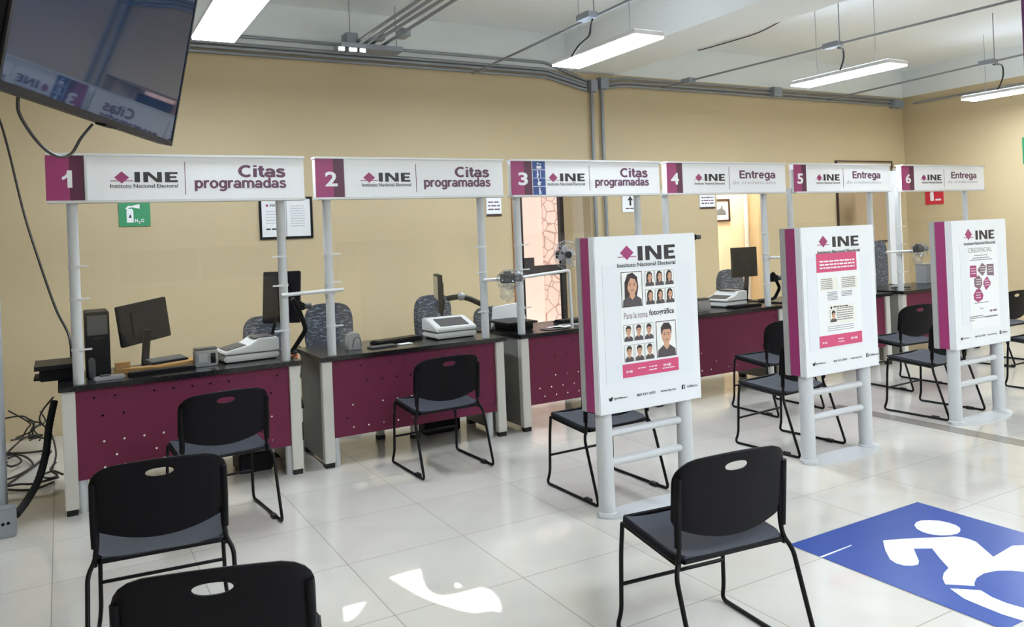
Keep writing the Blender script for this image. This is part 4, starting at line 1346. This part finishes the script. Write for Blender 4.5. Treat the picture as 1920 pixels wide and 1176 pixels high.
def scanner(lab, x, y, rz, w=.42, dp=.28, side=False):
    t = thing('flatbed_scanner', lab, 'scanner', (x, y, ZT), 'white scanners')
    R_ = rotz(x, y, rz)
    MB().box(-w / 2, w / 2, -dp / 2, dp / 2, ZT + .008, ZT + .05).xf(R_).build('body', M['device'], t, bevel=.01)
    MB().box(-w / 2 + .02, w / 2 - .02, -dp / 2 + .015, dp / 2 - .02, ZT + GAP, ZT + .008).xf(R_).build('feet', M['black_rubber'], t)
    MB().box(-w / 2 + .005, w / 2 - .005, -dp / 2 + .003, dp / 2 - .005, ZT + .05, ZT + .058).xf(R_).build('seam', M['device_dark'], t)
    if side:
        MB().prism([(-w / 2, ZT + .058), (w / 2, ZT + .058), (w / 2, ZT + .142), (w / 2 - .13, ZT + .145), (w / 2 - .19, ZT + .108), (-w / 2, ZT + .074)], (0, dp / 2, 0), (1, 0, 0), (0, 0, 1), dp).xf(R_).build('lid', M['device'], t, bevel=.006)
        sl = math.atan2(.034, w - .19)
        m_ = R_ @ Matrix.Translation((-.095, 0, ZT + .0925)) @ Matrix.Rotation(-sl, 4, 'Y')
        MB().box(-(w - .23) / 2, (w - .23) / 2, -dp / 2 + .03, dp / 2 - .03, 0, .004).xf(m_).build('feed_tray', M['device_dark'], t)
        MB().box(w / 2 - .15, w / 2 - .02, -dp / 2 + .03, dp / 2 - .04, ZT + .146, ZT + .152).xf(R_).build('feeder_slot', M['device_dark'], t)
        return t
    mb = MB().prism([(-dp / 2, ZT + .058), (dp / 2, ZT + .058), (dp / 2, ZT + .15), (dp / 2 - .07, ZT + .15), (-dp / 2, ZT + .085)], (-w / 2, 0, 0), (0, 1, 0), (0, 0, 1), w)
    mb.xf(R_).build('lid', M['device'], t, bevel=.006)
    sl = math.atan2(.065, dp - .07)
    m_ = R_ @ Matrix.Translation((0, -.035, ZT + .1185)) @ Matrix.Rotation(sl, 4, 'X')
    MB().box(-w / 2 + .05, w / 2 - .05, -.07, .07, 0, .003).xf(m_).build('feed_tray', M['device_dark'], t)
    return t


a, b_ = at_z(412, 683, ZT), at_z(525, 672, ZT)
scanner('white document scanner on desk 1 beside the post', 1.075, 5.55, math.radians(4), .36, .26, True)
scanner('white document scanner with dark tray on desk 2', 2.585, 5.555, math.radians(2), .34, .26)
scanner('white document scanner on desk 4', 5.52, 5.58, math.radians(8), .32, .26, True)

# desk 1
t = thing('computer_tower', 'black computer tower standing on the left end of desk 1', 'computer', (.185, 5.62, ZT))
MB().box(.118, .252, 5.50, 5.83, ZT + GAP, 1.14).build('case', M['black_plastic'], t, bevel=.006)
MB().box(.13, .24, 5.492, 5.50, 1.0, 1.12).build('drive_bay', M['device_dark'], t)
MB().box(.128, .165, 5.40, 5.492, ZT + GAP, ZT + .12).build('front_box', M['device_dark'], t, bevel=.008)
monitor('black monitor seen from behind, tilted, on desk 1', .455, 5.66, 1.045, .33, .262, math.radians(24), 0, math.radians(-7))
t = thing('wooden_board', 'honey coloured wooden riser on desk 1 under the monitor', 'board', (.5, 5.62, ZT))
P = [at_z(u, v, ZT + .03) for u, v in ((205, 692), (245, 672), (360, 650), (362, 668), (240, 694))]
tag_ = [(q.x, min(q.y, 5.84)) for q in P]
MB().prism([(.27, 5.50), (.52, 5.44), (.80, 5.60), (.80, 5.68), (.60, 5.74), (.52, 5.545), (.27, 5.55)], (0, 0, ZT + GAP), (1, 0, 0), (0, 1, 0), .028).build('slab', M['wood'], t)
MB().box(.275, .36, 5.502, 5.548, ZT + .03, ZT + .07).build('block', M['wood'], t)
t = thing('desk_keypad', 'dark wedge shaped keypad on the wooden riser under the tilted monitor', 'keypad', (.55, 5.6, ZT + .03))
R_ = rotz(.58, 5.615, math.radians(24))
MB().prism([(-.05, ZT + .032), (.05, ZT + .032), (.05, ZT + .062), (-.05, ZT + .040)], (-.13, 0, 0), (0, 1, 0), (0, 0, 1), .26).xf(R_).build('body', M['black_plastic'], t, bevel=.004)
MB().box(-.12, .12, -.04, .04, 0, .002).xf(R_ @ Matrix.Translation((0, 0, ZT + .0525)) @ Matrix.Rotation(math.atan2(.022, .1), 4, 'X')).build('keys', M['device_dark'], t)
t = thing('keyboard', 'black keyboard lying on desk 1', 'keyboard', (.53, 5.36, ZT))
R_ = rotz(.53, 5.375, math.radians(5))
MB().box(-.19, .19, -.045, .045, ZT + GAP, ZT + .018).xf(R_).build('case', M['black_plastic'], t)
MB().box(-.18, .18, -.038, .038, ZT + .018, ZT + .024).xf(R_).build('keys', M['bezel'], t)
t = thing('fingerprint_reader', 'silver handheld reader lying at the left front of desk 1', 'reader', (.245, 5.285, ZT))
R_ = rotz(.232, 5.30, math.radians(4))
MB().box(-.085, .085, -.03, .03, ZT + GAP, ZT + .026).xf(R_).build('body', M['silver'], t, bevel=.008)
MB().box(-.05, .0, -.02, .02, ZT + .026, ZT + .034).xf(R_).build('window', M['device_dark'], t)
t = thing('counter_device', 'small grey box with a dark window on the front of desk 1', 'device', (.8, 5.42, ZT))
MB().box(.725, .865, 5.40, 5.49, ZT + GAP, ZT + .105).build('body', M['silver'], t, bevel=.006)
MB().box(.745, .80, 5.396, 5.40, ZT + .03, ZT + .08).build('label', M['grey_ink'], t)
MB().box(.82, .85, 5.396, 5.40, ZT + .02, ZT + .085).build('window', M['black_plastic'], t)
MB().box(.728, .862, 5.405, 5.488, ZT + .105, ZT + .118).build('lid', M['device_dark'], t)
t = thing('printer', 'black printer jutting out from the left end of desk 1', 'printer', (-.04, 5.62, ZT))
MB().box(-.13, .055, 5.50, 5.80, ZT + GAP, ZT + .075).build('body', M['black_plastic'], t, bevel=.006)
MB().box(-.155, .045, 5.46, 5.80, ZT + .075, ZT + .10).build('lid', M['bezel'], t)
MB().box(-.16, -.13, 5.52, 5.78, ZT + .01, ZT + .02).build('tray', M['black_plastic'], t)


def office_chair(lab, x, y, top, rz=0., w=.40):
    t = thing('office_chair', lab, 'office chair', (x, y, 0), 'swivel chairs behind the desks', rz)
    mb = MB()
    for k in range(5):
        a = 2 * PI * k / 5 + .3
        mb.bar((0, 0, .085), (.24 * math.cos(a), .24 * math.sin(a), .065), .04, .03)
    mb.build('star_base', M['black_plastic'], t, local=True)
    for k in range(5):
        a = 2 * PI * k / 5 + .3
        MB().ball((.24 * math.cos(a), .24 * math.sin(a), .026), .025, .018, .026, 12, 8).build('caster', M['black_rubber'], t, local=True)
    MB().cyl((0, 0, .08), (0, 0, .43), .025).build('gas_column', M['chair_metal'], t, local=True)
    MB().ball((0, 0, .46), w / 2, .21, .05, 24, 10).build('seat', M['fabric'], t, local=True)
    mb = MB()
    prof = []
    n = 28
    for i in range(n):
        a = 2 * PI * i / n
        cc, ss = math.cos(a), math.sin(a)
        prof.append((w / 2 * math.copysign(abs(cc) ** .55, cc), (top - .56) / 2 * math.copysign(abs(ss) ** .6, ss)))
    mb.prism(prof, (0, .18, (top + .56) / 2), (1, 0, 0), (0, 0, 1), .06)
    mb.build('backrest', M['fabric'], t, local=True, bevel=.015)
    MB().bar((0, .05, .43), (0, .21, .60), .05, .015).build('back_bracket', M['black_plastic'], t, local=True)
    for sg_ in (-1, 1):
        MB().tube(fillet([(sg_ * w * .45, 0, .44), (sg_ * w * .62, 0, .46), (sg_ * w * .62, -.02, .64), (sg_ * w * .62, .14, .65)], .05), .014, 8).build('armrest', M['black_plastic'], t, local=True)


office_chair('patterned office chair half hidden behind the black monitor between desks 1 and 2', 1.42, 6.30, .95, .1, .36)
office_chair('patterned office chair showing between the posts of signs 1 and 2', 1.93, 6.42, 1.0, -.1, .40)
office_chair('patterned office chair behind desk 2 beside the dark monitor', 2.93, 6.42, 1.0, .2, .38)
office_chair('dark patterned office chair behind the gap between desks 2 and 3', 3.40, 6.30, .86, -.3, .36)
office_chair('patterned office chair behind the dark monitor of desk 4', 6.62, 6.45, 1.02, .1, .42)
office_chair('patterned office chair with a tall back behind desks 5 and 6', 9.24, 6.40, 1.24, .25, .42)

a, b_ = at_y(494, 506, 5.75), at_y(559, 504, 5.75)
monitor('tall black monitor seen from behind between desks 1 and 2, at the post', 1.375, 5.77, 1.13, .27, .37, math.radians(-35), math.radians(-8), 0, -.11, .075)
monitor('dark monitor seen edge on at the back of desk 2', 2.605, 5.78, 1.07, .34, .30, math.radians(72), 0, 0, 0, .075)
monitor('square dark monitor on desk 4 seen between its posts', 5.82, 5.62, 1.15, .30, .29, math.radians(-6))

# camera arms
def camera_arm(lab, pts, cam, post, bag, size=.05, boom=None):
    post = (post[0], 5.285, post[2])
    t = thing('camera_arm', lab, 'camera arm', post, 'camera arms on the posts')
    MB().tube(fillet(pts, .02), .0125, 12).build('bar', M['alu'], t)
    MB().lathe([(.0305, post[2] - .022), (.037, post[2] - .022), (.037, post[2] + .012), (.0305, post[2] + .012), (.0305, post[2] - .022)], (post[0], post[1], 0), 20, cap=False).build('clamp', M['alu'], t)
    if boom: MB().tube(fillet(boom, .03), .016, 10).build('boom', M['chair_metal'], t)
    c = Vector(cam)
    MB().box(c.x - size, c.x + size, c.y - size * .7, c.y + size * .7, c.z - size * .7, c.z + size * .7).build('camera_body', M['black_plastic'], t, bevel=.008)
    MB().cyl((c.x + size, c.y, c.z), (c.x + size * 2.2, c.y - size * .4, c.z), size * .55, n=20).build('lens', M['device_dark'], t)
    MB().box(c.x - size * .5, c.x + size * .4, c.y - size * .5, c.y + size * .5, c.z + size * .7, c.z + size * 1.05).build('viewfinder', M['black_plastic'], t, bevel=.004)
    if bag:
        mb = MB().ball(c + Vector((.02, 0, -.005)), size * 2.3, size * 1.4, size * 1.35, 26, 16, .5)
        bg = mb.build('plastic_bag', M['bag'], t)
        MB().ball(c + Vector((-.01, 0, -.10)), size * 1.2, size * .8, size * 1.2, 14, 10, .6).build('bag_tail', M['bag'], t)
    return t


z = 1.18
camera_arm('white camera arm with black camera boom between signs 1 and 2', [(1.235, 5.20, z), (1.60, 5.235, z + .006), (1.66, 5.235, z + .007)], at_y(562, 575, 5.35), (1.58, 5.235, z), False, .035,
           [at_y(548, 560, 5.30), at_y(560, 580, 5.34), at_y(574, 618, 5.38), at_y(560, 640, 5.42), (1.335, 5.44, ZT + .012)])
camera_arm('white camera arm with a bagged camera between signs 2 and 3', [(2.73, 5.235, z), (3.06, 5.235, z), (3.50, 5.235, z + .03), (3.51, 5.235, ZT + .004)], at_y(952, 522, 5.08), (3.072, 5.235, z), True, .05)
camera_arm('white camera arm with a black camera on the right post of sign 4', [(5.763, 5.235, at_y(1440, 483, 5.235).z), (6.06, 5.235, at_y(1478, 483, 5.235).z)], at_y(1450, 522, 5.45), (5.763, 5.235, at_y(1440, 483, 5.235).z), False, .045,
           [at_y(1449, 512, 5.45), at_y(1462, 540, 5.5), at_y(1452, 560, 5.55), (5.98, 5.6, ZT + .012)])
camera_arm('white camera arm with a bagged camera on the left post of sign 6', [at_y(1662, 473, 5.235), at_y(1712, 471, 5.20)], at_y(1722, 467, 5.06), (7.771, 5.235, at_y(1690, 472, 5.235).z), True, .05)
zk = at_y(1300, 446, 5.235).z
camera_arm('white camera arm with a small black camera peeking out right of the photo poster stand', [(4.562, 5.235, 1.36), (4.72, 5.235, 1.36), (at_y(1292, 446, 5.235).x, 5.235, zk)], at_y(1298, 445, 5.15), (4.562, 5.235, 1.36), False, .035)
# black reading lamp arm on desk 2
t = thing('desk_lamp', 'black jointed arm lamp on desk 2 beside the scanner', 'lamp', (2.78, 5.68, ZT))
MB().tube(fillet([at_y(838, 560, 5.72), at_y(862, 556, 5.70), at_y(880, 560, 5.68), at_y(906, 572, 5.66)], .03), .022, 10).build('arm', M['chair_metal'], t)
MB().tube(fillet([at_y(906, 572, 5.66), at_y(908, 600, 5.66), (at_y(908, 600, 5.66).x, 5.66, ZT + .01)], .02), .012, 8).build('stem', M['chair_metal'], t)
MB().lathe([(.075, ZT + GAP), (.075, ZT + .012), (.02, ZT + .02)], (at_y(908, 600, 5.66).x, 5.66, 0), 24).build('base', M['chair_metal'], t)
MB().ball(at_y(864, 556, 5.69), .034).build('joint', M['silver'], t)
# desk 2 small things
a, b_ = at_y(651, 664, 5.42), at_y(678, 660, 5.42)
t = thing('grey_speaker', 'pale grey rounded box at the left of desk 2 beside the post', 'speaker', ((a.x + b_.x) / 2, 5.45, ZT))
MB().prism([(a.x - .005, ZT + GAP), (b_.x, ZT + GAP), (b_.x - .012, ZT + .10), (b_.x - .035, ZT + .125), (a.x + .02, ZT + .12), (a.x, ZT + .09)], (0, 5.46, 0), (1, 0, 0), (0, 0, 1), .07).build('body', M['silver'], t, bevel=.006)
MB().tube(spline([(a.x + .03, 5.386, ZT + .02), (a.x + .05, 5.386, ZT + .085), (b_.x - .02, 5.386, ZT + .08), (b_.x - .01, 5.386, ZT + .02)]), .003, 6).build('trim', M['device_dark'], t)
t = thing('cable_heap', 'orange and black cable oddments on the end of desk 1', 'cables', (1.24, 5.6, ZT))
MB().tube(spline([(1.325, 5.24, ZT + .012), (1.34, 5.28, ZT + .03), (1.322, 5.33, ZT + .015), (1.335, 5.38, ZT + .02)]), .008, 8).build('orange_cable', M['orange'], t)
MB().tube(spline([(1.325, 5.40, ZT + .012), (1.345, 5.335, ZT + .045), (1.335, 5.30, ZT + .05), (1.325, 5.25, ZT + .045)]), .010, 8).build('black_cable', M['cable'], t)
tag(MB().tube(spline([(1.335, 5.885, ZT - .15), (1.40, 5.80, ZT - .02), (1.42, 5.70, .55), (1.40, 5.6, .42), (1.425, 5.5, .38), (1.40, 5.55, .52), (1.425, 5.65, .62)]), .008, 8).build('gap_cable', M['cable']), 'black cables dangling in the gap between desks 1 and 2', 'cable')
tag(MB().tube(spline([(2.94, 5.9, .80), (2.95, 5.75, .60), (2.96, 5.6, .44), (2.945, 5.5, .35), (2.97, 5.55, .25), (2.95, 5.5, .12)]), .008, 8).build('gap_cable', M['cable']), 'black cable dangling in the gap between desks 2 and 3', 'cable')
t = thing('keyboard', 'black keyboard among papers on desk 2', 'keyboard', (2.2, 5.55, ZT))
R_ = rotz(2.17, 5.60, math.radians(16))
MB().box(-.2, .2, -.06, .06, ZT + GAP, ZT + .02).xf(R_).build('case', M['black_plastic'], t)
MB().box(-.19, .19, -.05, .05, ZT + .02, ZT + .028).xf(R_).build('keys', M['bezel'], t)
tag(MB().box(-.10, .10, -.045, .045, ZT + GAP, ZT + .012).xf(rotz(1.98, 5.40, .12)).build('notebook', M['device_dark'], bevel=.003), 'dark grey notebook lying on desk 2', 'notebook')
tag(MB().box(-.05, .05, -.03, .03, ZT + GAP, ZT + .008).xf(rotz(2.16, 5.41, .1)).build('paper_slip', M['paper']), 'white paper slip on the front of desk 2', 'paper')
# desk 3
t = thing('document_case', 'black flat case at the left end of desk 3', 'case', (3.15, 5.6, ZT))
MB().box(3.10, 3.28, 5.45, 5.78, ZT + GAP, ZT + .055).build('body', M['black_plastic'], t, bevel=.006)
MB().box(3.04, 3.31, 5.43, 5.80, ZT + .055, ZT + .07).build('lid', M['bezel'], t)
t = thing('paper_folder', 'white paper folder standing behind the post of sign 3', 'folder', (3.4, 5.80, ZT))
MB().prism([(3.10, ZT + GAP), (3.45, ZT + GAP), (3.38, ZT + .19), (3.12, ZT + .17)], (0, 5.835, 0), (1, 0, 0), (0, 0, 1), .02).build('cover', M['paper'], t)
for k, (x, y, a, m_, lab) in enumerate(((3.50, 5.40, .3, 'paper', 'white sheet fanned out on desk 3'), (3.66, 5.46, -.2, 'silver', 'grey sheet fanned out on desk 3'), (3.40, 5.335, .1, 'device_dark', 'dark pad on the front of desk 3'))):
    tag(MB().box(-.10, .10, -.06, .06, ZT + GAP, ZT + .006).xf(rotz(x, y, a)).build('paper_sheet', M[m_]), lab, 'paper')
t = thing('keyboard', 'black keyboard at the back of desk 3', 'keyboard', (3.8, 5.66, ZT))
R_ = rotz(3.82, 5.64, .12)
MB().box(-.2, .2, -.06, .06, ZT + GAP, ZT + .022).xf(R_).build('case', M['black_plastic'], t)
MB().box(-.19, .19, -.05, .05, ZT + .022, ZT + .03).xf(R_).build('keys', M['bezel'], t)
# desk 4
t = thing('counter_device', 'grey rounded box on desk 4 beside the photo poster stand', 'device', (5.08, 5.42, ZT))
MB().box(4.95, 5.13, 5.36, 5.46, ZT + GAP, ZT + .10).build('body', M['silver'], t, bevel=.02)
MB().box(4.98, 5.12, 5.37, 5.45, ZT + .10, ZT + .12).build('lid', M['device_dark'], t, bevel=.006)
t = thing('keyboard', 'black keyboard in front of the scanner on desk 4', 'keyboard', (5.5, 5.36, ZT))
MB().box(5.36, 5.72, 5.32, 5.42, ZT + GAP, ZT + .02).build('case', M['black_plastic'], t)
MB().box(5.37, 5.71, 5.33, 5.41, ZT + .02, ZT + .026).build('keys', M['bezel'], t)
# desks 5 and 6
tag(MB().tube(spline([(7.78, 5.35, ZT + .012), (7.85, 5.45, ZT + .02), (8.0, 5.42, ZT + .015), (8.05, 5.36, ZT + .012)]), .009, 8).build('desk_cable', M['cable']), 'black cable lying on the left end of desk 6', 'cable')
p, q = at_y(1734, 497, 5.62), at_y(1772, 537, 5.62)
t = thing('grey_bin', 'grey box standing on desk 6 beside the last poster stand', 'box', ((p.x + q.x) / 2, 5.66, ZT))
MB().box(p.x, q.x, 5.60, 5.74, ZT + GAP, p.z).build('body', mat('slate_box', (126, 132, 142), .5), t, bevel=.004)
MB().box(p.x - .006, q.x + .006, 5.594, 5.746, p.z, p.z + .012).build('rim', M['silver'], t)

# pedestal fan near the door
c = at_y(1062, 478, 6.75)
t = thing('pedestal_fan', 'black pedestal fan near the doorway behind booth three', 'fan', (c.x, 6.75, 0))
rr = .145
mb = MB()
for yy in (-.045, .045):
    for r_ in (rr, rr * .72, rr * .4):
        mb.tube([(c.x + r_ * math.cos(2 * PI * i / 24), 6.75 + yy * (1 if r_ < rr else .3), c.z + r_ * math.sin(2 * PI * i / 24)) for i in range(25)], .0022, 5, cap=False)
    for i in range(16):
        a = 2 * PI * i / 16
        mb.tube([(c.x + .03 * math.cos(a), 6.75 + yy, c.z + .03 * math.sin(a)), (c.x + rr * .7 * math.cos(a), 6.75 + yy, c.z + rr * .7 * math.sin(a)), (c.x + rr * math.cos(a), 6.75 + yy * .3, c.z + rr * math.sin(a))], .0018, 5)
mb.build('cage', M['silver'], t)
for k in range(4):
    a = k * PI / 2 + .4
    q = [(.02, -.015), (.06, -.04), (.10, -.03), (.105, .015), (.06, .03), (.02, .015)]
    q = [(x * math.cos(a) - y * math.sin(a), x * math.sin(a) + y * math.cos(a)) for x, y in q]
    MB().prism(q, (c.x, 6.75, c.z), (1, 0, 0), (0, .25 * math.cos(a), 1), .004).build('blade', M['silver'], t)
MB().cyl((c.x, 6.70, c.z), (c.x, 6.90, c.z), .035, .045).build('motor', M['black_plastic'], t)
MB().cyl((c.x, 6.86, c.z), (c.x, 6.86, .03), .016).build('pole', M['black_plastic'], t)
MB().lathe([(.18, 0), (.18, .015), (.03, .04)], (c.x, 6.86, 0), 28).build('base', M['black_plastic'], t)

# ------------------------------------------------------------------ floor level clutter
t = thing('floor_outlet_box', 'grey outlet box with sockets at the foot of the left column', 'outlet box', (-.35, 5.12, 0))
MB().box(-.52, -.252, 5.05, 5.148, 0, .155).build('body', M['box_grey'], t, bevel=.006)
mb = MB()
for k in range(3): mb.cyl((-.335 + k * .024, 5.049, .075 + .002 * k), (-.335 + k * .024, 5.045, .075 + .002 * k), .008, n=10)
mb.build('sockets', M['black_plastic'], t)
hp = [at_y(102, 752, 5.75), at_y(92, 800, 5.68), at_y(86, 850, 5.58), at_y(72, 900, 5.45), at_y(50, 940, 5.30), at_y(30, 966, 5.16)]
hs = spline(hp, 14)
tag(MB().tube(hs, [.020 + .0022 * (i % 2) for i in range(len(hs))], 12).build('corrugated_hose', M['black_rubber']), 'black corrugated hose curving from desk 1 down to the floor box', 'hose')
rnd = random.Random(3)
fl = [[(5, 850), (50, 850), (95, 845), (70, 870), (20, 905), (8, 918), (60, 918), (100, 905)],
      [(12, 870), (10, 860), (30, 855), (50, 862), (62, 875), (45, 890), (20, 900), (0, 905)],
      [(40, 830), (20, 850), (4, 868), (20, 882), (40, 872), (30, 862), (15, 866)],
      [(0, 925), (35, 920), (60, 918), (90, 912), (110, 905)],
      [(105, 880), (95, 895), (108, 905), (92, 912), (80, 905), (100, 898), (118, 903)]]
for k, pl in enumerate(fl):
    pts = []
    for j, (u, v) in enumerate(pl):
        g = at_z(u, v, .01); pts.append((min(g.x, -.03 if j else g.x), min(g.y, W - .05), .009 + .012 * k + .004 * (j % 2)))
    tag(MB().tube(spline(pts), .0075, 8).build('floor_cable', M['cable']), 'black cable in the tangle on the floor left of desk 1', 'cable', 'tangled floor cables')
for k in range(5):
    pts = [at_y(8 + 16 * k + rnd.uniform(-10, 10), 775 + rnd.uniform(-5, 25), 7.3), at_y(45 + 10 * k, 772 + rnd.uniform(0, 25), 7.25), at_y(60 + rnd.uniform(-20, 20), 805, 7.2), at_y(30 + 12 * k, 822, 7.2), at_y(80 + rnd.uniform(-30, 10), 815, 7.1), at_y(20 + 18 * k, 826, 7.0)]
    for q in pts: q.z = max(q.z, .012)
    tag(MB().tube(spline(pts), .006, 8).build('wall_cable', M['cable']), 'dark cable coiled against the wall in the left corner', 'cable', 'cables coiled by the wall')
tag(MB().tube(spline([at_y(100, 745, 6.0), at_y(80, 770, 6.1), at_y(75, 790, 6.2), at_y(95, 812, 6.2), at_y(105, 850, 6.1), at_y(98, 880, 6.0)]), .006, 8).build('drop_cable', M['cable']), 'thin dark cable hanging down behind the left end of desk 1', 'cable')
t = thing('power_backup', 'low black power unit on the floor behind the chair at the first desk', 'power unit', (1.12, 5.6, 0))
MB().box(.98, 1.20, 5.46, 5.70, 0, .13).build('case', M['black_plastic'], t, bevel=.01)
for k in range(3): MB().tube(spline([(1.02 + .06 * k, 5.47, .12), (1.06 + .07 * k, 5.42, .2), (1.14 + .05 * k, 5.44, .28), (1.2 + .02 * k, 5.5, .34)]), .006, 8).build('wire', M['cable'], t)
t = thing('power_backup', 'wide black power unit topped with wires under the second magenta desk', 'power unit', (2.52, 5.75, 0))
MB().box(2.38, 2.68, 5.62, 5.82, 0, .15).build('case', M['black_plastic'], t, bevel=.01)
for k in range(4): MB().tube(spline([(2.42 + .06 * k, 5.70, .15), (2.44 + .07 * k, 5.66, .2), (2.5 + .05 * k, 5.7, .21), (2.56 + .03 * k, 5.75, .15)]), .006, 8).build('wire', M['cable'], t)
t = thing('under_desk_rack', 'off white steel footrest with black feet under desk 2', 'footrest', (2.27, 5.72, 0))
MB().box(2.27, 2.32, 5.6, 5.65, .03, .22).build('leg', M['leg_white'], t); MB().box(2.05, 2.10, 5.75, 5.80, .03, .22).build('leg', M['leg_white'], t)
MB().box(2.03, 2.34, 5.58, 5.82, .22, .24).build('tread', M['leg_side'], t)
for x, y in ((2.27, 5.6), (2.05, 5.75)): MB().box(x - .004, x + .054, y - .004, y + .054, 0, .03).build('foot', M['black_rubber'], t)

# ------------------------------------------------------------------ blue accessible sign on the floor
t = thing('floor_sign', 'blue floor sign with a white wheelchair symbol at the lower right', 'floor sign', (3.42, 2.13, 0))
MB().box(2.925, 3.905, 1.64, 2.615, .0004, .0022).build('blue_sheet', M['blue_floor'], t)
def gp(u, v): q_ = at_z(1440 + u / 4, 900 + v / 4, .003); return (q_.x, q_.y)
mb = MB()
def slab(px): mb.prism(px, (0, 0, .0022), (1, 0, 0), (0, 1, 0), .0010)
slab([gp(*p) for p in ((1097, 340), (1112, 318), (1150, 304), (1210, 302), (1280, 306), (1350, 320), (1410, 340), (1442, 362), (1442, 385), (1420, 403), (1370, 414), (1300, 416), (1230, 410), (1160, 392), (1115, 366))])
slab([gp(*p) for p in ((862, 455), (1000, 443), (1400, 425), (1450, 430), (1510, 445), (1560, 465), (1690, 578), (1830, 495), (1920, 490), (2050, 488), (2060, 560), (1920, 690), (1830, 680), (1720, 680), (1620, 700), (1565, 735), (1548, 770), (1550, 795), (1330, 783), (1310, 740), (1318, 700), (1355, 660), (1290, 590), (1230, 513), (1092, 515), (1132, 610), (1125, 635), (1080, 643), (1020, 642), (960, 625), (915, 595), (880, 530))])
slab([gp(*p) for p in ((1365, 815), (1595, 828), (1680, 880), (1790, 925), (1920, 962), (2100, 980), (2100, 1085), (1920, 1058), (1760, 1010), (1600, 945), (1470, 890))])
slab([gp(*p) for p in ((2100, 980), (2330, 960), (2460, 880), (2450, 780), (2350, 720), (2420, 690), (2580, 780), (2600, 900), (2480, 1030), (2300, 1085), (2100, 1085))])
slab([gp(*p) for p in ((385, 578), (625, 487), (628, 492), (400, 584))])
mb.build('wheelchair_symbol', M['white_floor'], t)

# ------------------------------------------------------------------ light
w = bpy.data.worlds.new('sky'); bpy.context.scene.world = w; w.use_nodes = True
nt = w.node_tree
sk = nt.nodes.new('ShaderNodeTexSky'); sk.sky_type = 'NISHITA'; sk.sun_disc = False; sk.sun_elevation = math.radians(60)
bg = nt.nodes['Background']; bg.inputs[1].default_value = .11
nt.links.new(sk.outputs[0], bg.inputs[0])
sd = bpy.data.lights.new('sun', 'SUN'); sd.energy = 5.0; sd.angle = math.radians(.25); sd.color = (1, .97, .93)
so = bpy.data.objects.new('sun', sd); C.objects.link(so)
so.rotation_euler = SUND.to_track_quat('-Z', 'Y').to_euler()

sc = bpy.context.scene
sc.view_settings.view_transform = 'Standard'
sc.view_settings.look = 'None'
sc.view_settings.gamma = 1
sc.view_settings.exposure = 0.6
sc.cycles.max_bounces = 8
sc.cycles.diffuse_bounces = 5
sc.cycles.transparent_max_bounces = 16
sc.cycles.caustics_reflective = False
sc.cycles.caustics_refractive = False
sc.cycles.sample_clamp_indirect = 6
